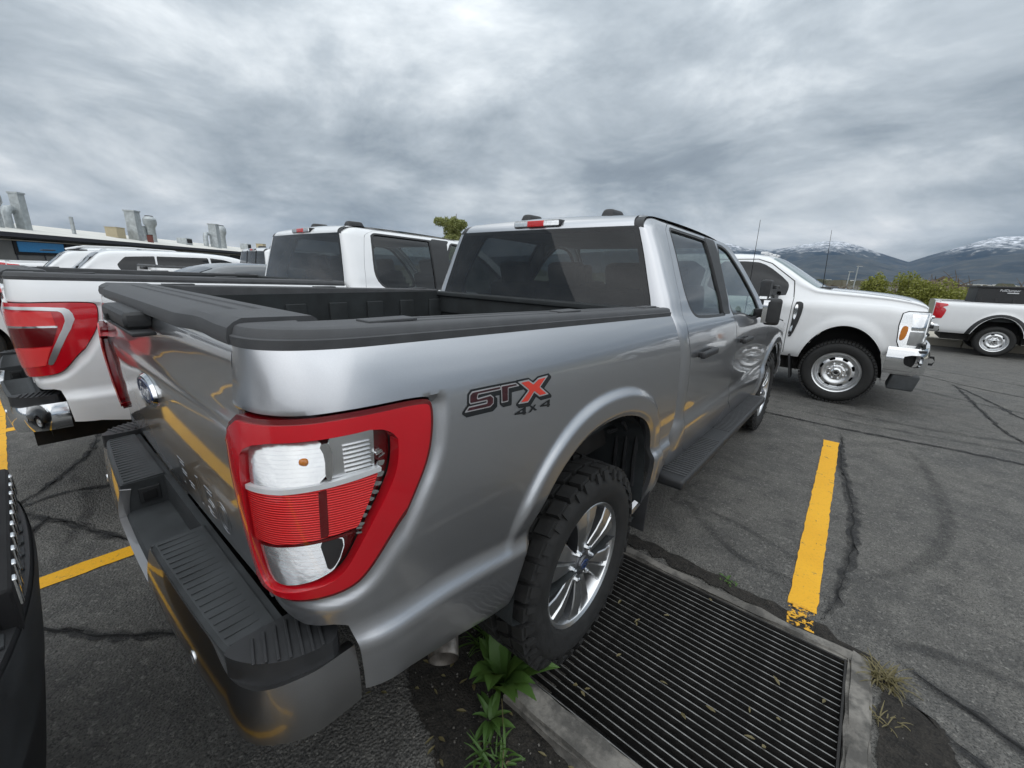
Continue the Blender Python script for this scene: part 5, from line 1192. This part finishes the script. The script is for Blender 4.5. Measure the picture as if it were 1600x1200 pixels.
# ------------------------------------------------------------------ placing the vehicles
T_SILVER = empty('pickup_truck', (0, 0, 0), 0, 'silver crew-cab pickup with red STX decal, rear wheel on the drain grate', 'pickup truck')
f150(T_SILVER)
T_WHITE = copy_tree(T_SILVER, None, {'silver_paint': M['white_paint']})
T_WHITE.location = (-2.548, -.272, .026); T_WHITE.rotation_euler = (0, 0, R(1.15)); props(T_WHITE, 'white crew-cab pickup with chrome rear bumper parked alongside the silver pickup', 'pickup truck')
T_THIRD = copy_tree(T_WHITE, None, None); T_THIRD.location = (-9.25, 1.55, 0); T_THIRD.rotation_euler = (0, 0, R(.5)); props(T_THIRD, 'white pickup with sliding rear window seen past the nearer white truck bed', 'pickup truck')
def tl_pair(root, fn):
    n = set(root.children); fn(root, 1)
    for c in [c for c in root.children if c not in n]: mirror_part(c, root)
tl_pair(T_SILVER, tail_light_halogen); tl_pair(T_WHITE, tail_light_led); tl_pair(T_THIRD, tail_light_led)
for c in T_WHITE.children:
    if c.name.startswith('bumper'):
        for sl in c.material_slots: sl.link = 'OBJECT'; sl.material = M['chrome']
for c in list(T_THIRD.children):                           # the far one has a three-piece sliding window
    if c.name.startswith('rear_window'):
        for sx in (-.26, .26): mb = MB(); mb.box((sx, 2.028, 1.64), (.03, .02, .44), rot=Matrix.Rotation(R(-9), 3, 'X')); mb.build('window_divider', M['dark'], c)
for sg in (1, -1): decal(T_SILVER, sg)
V, F = tube([(.72, 4.56, 1.22), (.72, 4.53, 2.12)], [.0045, .0018], 6); mk('antenna', V, F, M['dark'], T_SILVER)

T_HEAVY = empty('pickup_truck', (-3.678, 7.805, 0), R(-90), 'white heavy-duty pickup with chrome front bumper and amber side marker', 'pickup truck'); heavy_pickup(T_HEAVY)
T_WORK = empty('pickup_truck', (3.03, 17.55, -.25), R(-90), 'white pickup carrying a black box in its bed, by the far kerb', 'pickup truck'); work_pickup(T_WORK)
bx = empty('cargo_box', (4.2, 17.55, .72), 0, 'black ribbed cargo box with white lettering in the bed of the white pickup', 'box')
mb = MB(); mb.box((.55, 0, .43), (1.95, 1.62, .86), bev=.03); mb.build('box_body', M['black_plastic'], bx)
for k in range(7): mb = MB(); mb.box((-.34+.31*k, -.80, .30), (.07, .05, .52), bev=.012); mb.build('rib', M['black_plastic'], bx)
mb = MB(); mb.box((.55, 0, .845), (2.02, 1.68, .05), bev=.015); mb.build('rim', M['black_plastic'], bx)
V, F = text_mesh('FullDumper', .085, .25); V = np.stack([V[:, 0]*.36/max(1e-6, np.ptp(V[:, 0]))+.14, np.full(len(V), -.856), V[:, 1]+.765], 1); mk('lettering', V, F, M['emblem_white'], bx, smooth=False)
mb = MB(); mb.box((.21, -.856, .705), (.20, .006, .022)); mb.build('lettering_bar', M['emblem_white'], bx, smooth=False)

SUV_A = empty('suv', (-11.35, .62, 0), R(0), 'white SUV with sloping rear quarter window beside the dark grey car', 'SUV'); wagon(SUV_A, 'white_paint', 5.05, 1.77)
SUV_B = copy_tree(SUV_A); SUV_B.location = (-14.5, .35, 0); props(SUV_B, 'white SUV with roof rails standing behind the other white SUV', 'SUV')
for sg in (1, -1):
    V, F = tube([(sg*.62, .7, 1.79), (sg*.63, .95, 1.86), (sg*.63, 1.8, 1.87), (sg*.62, 2.8, 1.83), (sg*.60, 3.0, 1.75)], .022, 8); mk('roof_rail', V, F, M['white_paint'], SUV_B)
    for y in (1.1, 2.2): mb = MB(); mb.box((0, y, 1.86), (1.26, .05, .025)); 
    mb.build('cross_bar', M['black_plastic'], SUV_B)
SUV_C = copy_tree(SUV_A); SUV_C.location = (-8.45, -4.6, 0); props(SUV_C, 'white SUV parked nose to the centre line beyond the white pickup tailgate', 'SUV')
CAR_G = empty('hatchback', (-5.75, .42, 0), R(0), 'dark grey low car between the white pickup and the white SUV', 'car'); wagon(CAR_G, 'grey_paint', 4.6, 1.575, 'car')
T_FAR = empty('pickup_truck', (-18.2, -.05, 0), R(0), 'white pickup with red and clear tail light in front of the long building', 'pickup truck'); work_pickup(T_FAR)
T_FAR2 = copy_tree(T_FAR); T_FAR2.location = (-21.8, -.3, 0); props(T_FAR2, 'white pickup half hidden behind another white pickup near the building', 'pickup truck')
CAR_R = empty('suv', (-24.5, 2.6, 0), R(0), 'dark red SUV roof showing above the white cars near the building', 'SUV'); wagon(CAR_R, 'red_paint', 4.9, 1.80)

# black SUV nose-to-tail behind the silver pickup
B_L = 4.9; BLK = empty('suv', (.20, -.205-B_L, 0), 0, 'black SUV with chrome grille teeth facing the silver pickup tailgate', 'SUV')
k = (B_L-.13)/5
c = Car(BLK, [(y*k, z) for y, z in [(0, 1.0), (.05, 1.3), (.3, 1.75), (.8, 1.86), (2.4, 1.86), (2.9, 1.78), (3.55, 1.28), (4.2, 1.20), (4.7, 1.13), (4.90, 1.06), (4.97, .98), (5.0, .86)]], [(0, 1.18), (3.4, 1.14), (4.4, 1.08), (4.9, .95)], [(0, .92), (.5, .96), (4.0, .97), (4.5, .93), (4.9, .80)], [(0, .45), (1, .38), (4.2, .38), (4.9, .50)], .42, B_L-.13, (1.0, 4.0), (.42, .44))
c.body(M['black_paint'], flare=.012)
for q in ([(.6, 1.30), (.8, 1.70), (1.5, 1.74), (1.5, 1.22)], [(1.6, 1.74), (2.45, 1.74), (2.5, 1.21), (1.58, 1.22)], [(2.55, 1.73), (2.75, 1.70), (3.2, 1.36), (3.3, 1.22), (2.57, 1.21)]): c.patch('window_pane', q, 'dark_glass', .004)
c.patch('windscreen', [(2.9, -.2), (2.9, .56), (3.45, .70), (3.45, -.2)], 'dark_glass', .005, plan=True, rn=0)
V, F = grid(lambda x, z: np.array([x, B_L+.004-.12*(np.abs(x)/.66)**2.4-np.interp(z, [.90, .985, 1.03, 1.06, 1.085, 1.095], [.0, .004, .022, .05, .12, .20]), z]), np.linspace(-.72, .72, 50), rl(.90, 1.095, .013)); mk('bonnet_edge', V, [f[::-1] for f in F], M['black_paint'], BLK)
mb = MB(); mb.box((0, B_L-.005, .955), (.70, .03, .10), bev=.012); gr = mb.build('grille', M['dark'], BLK)
for i in range(10): mb = MB(); mb.box((-.295+.0655*i, B_L+.010, .968), (.022, .012, .060), bev=.005); mb.build('grille_tooth', M['chrome'], gr)
def nz(x, z): u = np.abs(x)/.62; return np.array([x, B_L+.032-.10*u**2.4-np.interp(z, [.38, .46, .61, .74, .84, .90, .925], [.085, .063, .038, .021, .009, .0, .006]), z])
V, F = grid(nz, np.linspace(-.78, .78, 60), rl(.38, .925, .02)); V2, F2 = grid(lambda x, t: np.array([x, nz(x, .925+0*x)[1]-t*.05, .925+.006*t+0*x]), np.linspace(-.78, .78, 60), np.linspace(0, 1, 3))
mb = MB(); mb.add(V, [f[::-1] for f in F]); mb.add(V2, [f[::-1] for f in F2]); bu = mb.build('front_bumper', M['black_plastic'], BLK)
V, F = grid(lambda x, z: nz(x, z)+np.array([0*x, 0*x+.003, 0*x]), np.linspace(-.55, .55, 40), rl(.70, .915, .03)); mk('bumper_insert', V, [f[::-1] for f in F], M['step_plastic'], bu)
for i in range(17): mb = MB(); x_ = -.53+.0655*i; mb.box((x_, float(nz(np.array(x_), np.array(.9))[1])-.03, .9295), (.04, .035, .008), bev=.003); mb.build('bumper_notch', M['step_plastic'], bu)
for sg in (1, -1): mb = MB(); mb.box((sg*.66, B_L-.10, .98), (.24, .08, .12), bev=.03); mb.build('headlight', M['reflector'], BLK)
under(BLK, B_L, .72, .42, .4)
for a in (1.0, 4.0):
    arch_liner(BLK, a, .6, .88, .41, .42)
    for sg in (1, -1): wheel(BLK, sg*.80, a, sg, .38, .25, 'work')

# ------------------------------------------------------------------ long low building with roof stacks
b0, b1 = np.array([-60.1, .25]), np.array([-88., 23.]); bu_ = (b1-b0)/np.linalg.norm(b1-b0); bn = np.array([bu_[1], -bu_[0]])
if np.dot(bn, -b0) < 0: bn = -bn
BLD = empty('building', (b0[0], b0[1], 0), math.atan2(bu_[1], bu_[0]), 'long low grey workshop building with white sloping roof and dark eave', 'building')
_inv = lambda X, Y: (np.dot(np.array([X, Y])-b0, bu_), np.dot(np.array([X, Y])-b0, -bn))
x0, x1 = -45., 95.; sgn = 1 if np.cross(bu_, -bn) > 0 else -1        # local +y points away from the camera when sgn>0
Y = lambda d: sgn*d
def bpart(name, m, V, F, parent=BLD): return mk(name, V, F, M[m], parent, smooth=False)
mb = MB(); mb.box(((x0+x1)/2, Y(9), 1.6), (x1-x0, 18, 3.2)); mb.build('wall', M['siding'], BLD, smooth=False)
mb = MB(); mb.box(((x0+x1)/2, Y(-.35), 3.42), (x1-x0+1, .7, .40)); mb.build('fascia', M['fascia'], BLD, smooth=False)
V = [(x0-.5, Y(-.7), 3.625), (x1+.5, Y(-.7), 3.625), (x1+.5, Y(9), 5.15), (x0-.5, Y(9), 5.15), (x1+.5, Y(18.5), 3.6), (x0-.5, Y(18.5), 3.6)]; rf = bpart('roof', 'white_roof', V, [(0, 1, 2, 3), (3, 2, 4, 5)])
mb = MB(); mb.box(((x0+x1)/2, Y(-.08), 2.95), (x1-x0, .08, .10)); mb.build('wall_rail', M['tan_wall'], BLD, smooth=False)
for i in range(46): mb = MB(); mb.box((x0+1+3.0*i, Y(-.03), 1.45), (.10, .06, 2.9)); mb.build('wall_post', M['fascia'], BLD, smooth=False)
for (cx, wd, m_, z0, z1) in ((3.8, 5.2, 'cyan_sign', 1.9, 2.85), (9.2, 5.0, 'dark', 1.5, 2.8), (30, 5, 'dark', .2, 2.8), (48, 5, 'dark', .2, 2.8), (-8, 5, 'dark', .2, 2.8)):
    mb = MB(); mb.box((cx, Y(-.05), (z0+z1)/2), (wd+.7, .10, z1-z0+.5), bev=.05); d = mb.build('door_frame', M['dark'], BLD, smooth=False)
    mb = MB(); mb.box((cx, Y(-.12), (z0+z1)/2), (wd, .06, z1-z0), bev=.02); mb.build('door_panel', M[m_], d, smooth=False)
GALVN = 'galvanised stack on the white workshop roof'
def along(u, d):                          # pixel column -> distance along the eave (a direction only; the roof gives the depth)
    q = CAM[:2]; a = math.atan((u-800)/FPX); 
    dr = _f*FPX+_r*(u-800)+_u*(600-385); D = np.array([dr.x, dr.y]); o = b0-bn*d
    A = np.array([[bu_[0], -D[0]], [bu_[1], -D[1]]]); s = np.linalg.solve(A, q-o); return float(s[0]), float(s[1])
def roofz(d): return 3.625+(d+.7)/9.7*1.525
def stack(u, d, h, r, kind, label, z=0.0):
    s, dep = along(u, d); p = b0+bu_*s-bn*d; t = empty('roof_stack', (p[0], p[1], roofz(d)+z-.1), BLD.rotation_euler[2], label, 'roof stack', None); mb = MB()
    if kind == 'square': mb.box((0, 0, h/2), (2*r, 2*r, h)); mb.build('duct', M['galv'], t, smooth=False); mb = MB(); mb.box((0, 0, h-.02), (2.3*r, 2.3*r, .16)); mb.build('flange', M['galv'], t, smooth=False)
    elif kind == 'round':
        V, F = lathe([(0, r), (h-.1, r), (h, r*1.04), (h, .001)], 20, 'z'); mk('duct', V, F, M['galv'], t)
        for q in (.3, .65): V, F = lathe([(h*q-.04, r), (h*q-.04, r*1.05), (h*q+.04, r*1.05), (h*q+.04, r)], 20, 'z'); mk('seam_band', V, F, M['galv'], t)
    elif kind == 'mushroom':
        V, F = lathe([(0, r*.8), (h*.55, r*.8), (h*.70, r*1.25), (h*.88, r*1.25), (h, r*.75)], 20, 'z'); mk('duct', V, F, M['galv'], t); V, F = lathe([(h*.94, r*.95), (h*1.02, r*.7), (h*1.03, .001)], 20, 'z'); mk('cap', V, F, M['dark'], t)
    elif kind == 'elbow':
        V, F = tube([(0, 0, 0), (0, 0, h*.75), (r*.6, 0, h*.95), (r*2.0, 0, h), (r*4, 0, h)], r, 14); mk('duct', V, F, M['galv'], t)
    elif kind == 'box': mb.box((0, 0, h/2), (2*r, 1.6*r, h), bev=.03); mb.build('cabinet', M['tan_box'], t); mb = MB(); mb.box((0, 0, h+.03), (2.1*r, 1.7*r, .06)); mb.build('lid', M['tan_box'], t)
    elif kind == 'unit': mb.box((0, 0, h/2), (2*r, 1.6*r, h), bev=.05); mb.build('cabinet', M['galv'], t); mb = MB(); mb.box((0, -.82*r*sgn, h*.55), (1.6*r, .06, h*.6)); mb.build('grille', M['dark'], t)
    elif kind == 'red': mb.box((0, 0, h/2), (2*r, 2*r, h)); mb.build('cabinet', M['brick_red'], t); mb = MB(); mb.box((0, 0, h+.02), (2.2*r, 2.2*r, .06)); mb.build('lid', M['dark'], t)
    return t
stack(4, 3, 3.4, .62, 'mushroom', 'wide mushroom-topped stack at the end of the workshop roof')
stack(46, 3, 3.6, .40, 'square', 'tall square galvanised duct next to a bent duct on the workshop roof')
stack(22, 3.5, 1.9, .42, 'elbow', 'short bent duct leaning into the tall square duct')
stack(121, 3, 2.0, .18, 'round', 'thin round flue pipe alone on the workshop roof')
stack(185, 4, 1.35, .85, 'box', 'tan boxy air unit standing left of the paired stacks on the roof')
stack(216, 3, 4.0, .62, 'square', 'tall square duct next to a mushroom-topped stack on the roof')
stack(228, 4, 2.1, .52, 'round', 'short round duct between the square duct and the mushroom-topped stack')
stack(241, 3, 3.7, .66, 'mushroom', 'mushroom-topped stack beside the tall square duct on the roof')
stack(237, 1.5, 1.1, .25, 'red', 'small dark red cabinet at the foot of the mushroom-topped stack')
stack(290, 4, 1.1, .95, 'unit', 'low galvanised unit with grille between the two groups of roof stacks')
stack(323, 4, 2.4, .40, 'elbow', 'bent duct joining the far pair of roof stacks')
stack(338, 3, 4.4, .66, 'square', 'square duct of the far pair of roof stacks')
stack(350, 3.6, 4.4, .62, 'mushroom', 'mushroom-topped stack of the far pair of roof stacks')
stack(384, 4, 1.5, 1.0, 'unit', 'galvanised roof unit beside a tan unit at the far end of the roof')
stack(408, 4, 1.9, 1.0, 'box', 'tan boxy air unit at the far end of the workshop roof')

# ------------------------------------------------------------------ far kerb, bank, shrubs, brush pile, tree
def band(name, y0, y1, z0, z1, m, x0=-40., x1=60., cat=None):
    mb = MB(); n = 40; X = np.linspace(x0, x1, n+1)
    for i in range(n): mb.box(((X[i]+X[i+1])/2, (y0+y1)/2, (z0+z1)/2), ((x1-x0)/n-.01, y1-y0, z1-z0), bev=.02)
    return mb
for i in range(17): mb = MB(); mb.box((-20+3.0*i+1.5, 18.55, -.19), (2.985, .5, .34), bev=.03); props(mb.build('kerb', M['tan_wall'], None), kind='structure')
verge = sheet('verge', [(-40, 60, 18.8, 26)], .17, 'tan_wall', kind='structure')
def leaves(name, root, m, blobs, n, size, seed, aspect=.55):
    r_ = np.random.default_rng(seed); V = []; F = []; tot = sum(b[1][0]*b[1][1]*b[1][2] for b in blobs)
    for (c_, rad) in blobs:
        k = max(10, int(n*rad[0]*rad[1]*rad[2]/tot)); d = r_.normal(size=(k, 3)); d /= np.linalg.norm(d, axis=1)[:, None]; rr = r_.uniform(.25, 1.08, k)**.55
        P = np.array(c_)+d*rr[:, None]*np.array(rad); a = r_.normal(size=(k, 3)); a /= np.linalg.norm(a, axis=1)[:, None]; b = np.cross(a, r_.normal(size=(k, 3))); b /= np.linalg.norm(b, axis=1)[:, None]+1e-9; s = size*r_.uniform(.5, 1.3, k)[:, None]
        n0 = len(V); Q = np.stack([P-a*s, P+b*s*aspect, P+a*s, P-b*s*aspect], 1).reshape(-1, 3); V += Q.tolist(); F += [(n0+4*i, n0+4*i+1, n0+4*i+2, n0+4*i+3) for i in range(k)]
    return mk(name, V, F, M[m], root, smooth=False)
def shrub(loc, w_, h, label, seed, m='shrub_leaf', n=5200, stems=9, size=.07, group=None):
    r_ = np.random.default_rng(seed); t = empty('shrub', loc, 0, label, 'shrub', group); bl = []
    for k in range(16):
        a = r_.uniform(0, 6.28); q = r_.uniform(0, 1)**.6; bl.append(((math.cos(a)*q*w_*.62, math.sin(a)*q*w_*.5, h*r_.uniform(.25, .80)*(1-.25*q)), (w_*r_.uniform(.20, .34), w_*r_.uniform(.2, .32), h*r_.uniform(.18, .30))))
    leaves('foliage', t, m, bl, n, size, seed)
    mb = MB()
    for k in range(stems):
        b = bl[k % len(bl)][0]; V, F = tube([(b[0]*.2, b[1]*.2, 0), (b[0]*.6, b[1]*.6, b[2]*.6), (b[0], b[1], b[2]*1.25)], [.03, .02, .006], 5); mb.add(V, F)
    mb.build('stems', M['bark'], t); return t
shrub((1.55, 31, -.3), 1.15, 2.55, 'rounded light green shrub standing apart on the bank, left of the larger bushes', 11)
shrub((3.15, 33, -.3), 1.25, 2.75, 'tall light green bush with a peaked top in front of the brush pile', 12)
shrub((4.5, 32.5, -.3), 1.9, 2.15, 'broad spreading green bush in front of the brush pile', 13, n=7000)
shrub((6.3, 35, -.3), 1.4, 1.4, 'olive low bush at the edge of the brush pile', 14)
shrub((9.5, 36, -.3), 1.6, 1.5, 'dry olive bush beyond the parked white pickup', 15)
for i, (x, y_, w_, h) in enumerate(((4.8, 38, 3.4, 2.6), (11.0, 46, 4.5, 2.6), (-1.0, 42, 3.0, 1.7))):
    r_ = np.random.default_rng(60+i); t = empty('brush_pile', (x, y_, -.3), 0, ['grey-brown heap of broken branches behind the green bushes', 'brown earth and brush mound beyond the black cargo box', 'low brown scrub heap behind the white heavy-duty pickup bonnet'][i], 'brush pile')
    n = 22; V = []
    for a in range(n+1):
        for b in range(9): q = b/8; ang = 2*math.pi*a/n; V.append((math.cos(ang)*w_*q*(1+.15*math.sin(ang*3+i)), math.sin(ang)*w_*.6*q, h*.8*(1-q**1.7)*(1+r_.uniform(-.16, .16))))
    mk('mound', V, [(a*9+b, (a+1)*9+b, (a+1)*9+b+1, a*9+b+1) for a in range(n) for b in range(8)], M['debris'], t, smooth=False)
    mb = MB()
    for k in range(260):
        ang = r_.uniform(0, 6.28); q = r_.uniform(0, 1)**.5; p = np.array([math.cos(ang)*w_*q, math.sin(ang)*w_*.6*q, h*.8*(1-q**1.7)]); d = r_.normal(size=3); d[2] = abs(d[2])*.8; d /= np.linalg.norm(d); l = r_.uniform(.3, 1.1); V, F = tube([p, p+d*l*.5+r_.normal(0, .05, 3), p+d*l], [.035, .02, .008], 4, False); mb.add(V, F)
    o = mb.build('branches', M['debris'], t); o['kind'] = 'stuff'
TREE = empty('tree', (-32.2, 30.6, -.2), 0, 'pale green spring tree showing between the two pickup cabs', 'tree'); r_ = np.random.default_rng(5); bl = []
for k in range(26):
    a = r_.uniform(0, 6.28); q = r_.uniform(0, 1)**.6; bl.append(((math.cos(a)*q*1.7, math.sin(a)*q*1.7, r_.uniform(3.0, 7.6)-q*.9), (r_.uniform(.35, .7), r_.uniform(.35, .7), r_.uniform(.4, .75))))
leaves('crown', TREE, 'tree_leaf', bl, 17000, .10, 5)
V, F = tube([(0, 0, 0), (.05, 0, 1.5), (-.05, .05, 3.2), (0, 0, 5.6), (.1, 0, 7.2)], [.20, .17, .13, .07, .02], 9); tr = mk('trunk', V, F, M['bark'], TREE)
for k in range(12): b = bl[k][0]; V, F = tube([(0, 0, b[2]*.55), (b[0]*.5, b[1]*.5, b[2]*.8), (b[0], b[1], b[2])], [.06, .035, .012], 6); mk('limb', V, F, M['bark'], tr)
for (x, y_, h) in ((-.2, 62, 3.6), (-1.0, 66, 3.1)):
    t = empty('pole', (x, y_, -.3), 0, 'taller thin pale pole with a cross arm beyond the bank' if h > 3.3 else 'shorter thin pale pole next to a taller one beyond the bank', 'pole', 'far poles beyond the bank'); V, F = tube([(0, 0, 0), (0, 0, h)], .06, 6); mk('mast', V, F, M['galv'], t); mb = MB(); mb.box((.12, 0, h-.06), (.5, .12, .06)); mb.build('arm', M['galv'], t)

# ------------------------------------------------------------------ mountains and the town below them
SKYL = [(-180, 1.6), (-150, 1.9), (-120, 1.3), (-100, 1.5), (-80, 1.4), (-66, 1.2), (-58, 1.5), (-50, 1.3), (-40, 1.9), (-30, 2.6), (-22, 3.3), (-16, 3.9), (-14.08, 3.88), (-12.34, 3.32), (-10.07, 3.12), (-8.27, 3.4), (-6.57, 3.79), (-4.92, 4.03), (-3.84, 4.08), (-2.17, 3.62), (-.52, 2.93), (1.04, 2.38), (2.05, 2.03), (3.28, 2.62), (4.86, 3.24), (6.34, 3.81), (7.41, 4.16), (8.86, 4.2), (11, 4.5), (16, 4.3), (24, 3.4), (35, 2.6), (50, 2.2), (70, 2.6), (90, 2.0), (120, 1.5), (150, 1.9), (180, 1.6)]
NEARL = [(-180, .5), (-90, .6), (-50, .5), (-30, .9), (-16, 1.5), (-12, .6), (-9.67, .85), (-7.42, 1.98), (-5.23, 2.62), (-3.05, 2.70), (-.88, 2.22), (1.23, 1.47), (2.75, .95), (3.98, 1.4), (5.52, 2.11), (7.39, 2.55), (9.2, 2.75), (14, 2.4), (22, 1.2), (40, .9), (90, .8), (180, .5)]
from mathutils import noise as mno
def ridge(name, prof, D, seed, dep, fine):
    az = np.concatenate([np.arange(-180, -22, 1.5), np.arange(-22, 22, .11), np.arange(22, 180.1, 1.5)]); P = np.array(prof); el = np.interp(az, P[:, 0], P[:, 1]); top = np.tan(np.radians(el))*D; nr = 26; V = []
    for i, a in enumerate(az):
        sa, ca = math.sin(R(a)), math.cos(R(a))
        for j in range(nr):
            t = j/(nr-1); rr = D*(1-dep*(1-t)); x, y_ = sa*rr, ca*rr
            q = mno.ridged_multi_fractal(Vector((x/1500.+seed, y_/1500., 0)), .9, 2.1, 6, .9, 2.0)-1.05
            h = top[i]*(t**1.15+.17*q*math.sin(math.pi*min(1, t*.93+.04))); V.append((CAM[0]+x, CAM[1]+y_, h-6*(1-t)))
        V.append((CAM[0]+sa*D*1.2, CAM[1]+ca*D*1.2, -6))
    m = nr+1; F = [(i*m+j, i*m+j+1, (i+1)*m+j+1, (i+1)*m+j) for i in range(len(az)-1) for j in range(m-1)]
    o = mk(name, V, F, M['mountain'], None, sharp=0); o['kind'] = 'structure'; return o
ridge('mountains', SKYL, 12000., 3, .35, .42)
ridge('foothills', NEARL, 7600., 8, .35, .50)
r_ = np.random.default_rng(21); mb = MB()
for k in range(260):
    a = R(r_.uniform(-11, 12)); D = r_.uniform(2300, 4600); s = r_.uniform(5, 13); mb.box((CAM[0]+math.sin(a)*D, CAM[1]+math.cos(a)*D, s*.25), (s*1.6, s, s*.6), rot=Matrix.Rotation(r_.uniform(0, 3), 3, 'Z'))
props(mb.build('town', M['white_roof'], None, smooth=False), 'specks of far-off houses along the foot of the mountains', 'town', None, 'stuff')
mb = MB()
for k in range(900):
    a = R(r_.uniform(-60, 40)); D = r_.uniform(140, 3500)**1.0; s = r_.uniform(2.2, 4.5); mb.box((CAM[0]+math.sin(a)*D, CAM[1]+math.cos(a)*D, s*.3), (s*r_.uniform(1.5, 4), s*1.5, s*r_.uniform(.5, .9)), rot=Matrix.Rotation(r_.uniform(0, 3), 3, 'Z'), taper=.5)
props(mb.build('far_woodland', M['far_ground'], None, smooth=False), 'dark band of far-off scrub and trees below the mountains', 'woodland', None, 'stuff')

# ------------------------------------------------------------------ the air between here and the mountains
def _haze(g): return g.n('VolumePrincipled', {'Color': (.38, .62, 1.0, 1), 'Density': HAZE, 'Anisotropy': .2})
HAZE = 1.7e-5
hm = bpy.data.materials.new('haze'); hm.use_nodes = True; hm.node_tree.nodes.clear(); hg = G(hm.node_tree); hg.nt.links.new(_haze(hg).outputs[0], hg.n('OutputMaterial').inputs['Volume'])
mb = MB(); mb.box((0, 0, 640), (31800, 31800, 1300)); hz_ = mb.build('haze', hm, None, smooth=False); props(hz_, 'pale blue haze between the car park and the mountains', 'haze', None, 'stuff')
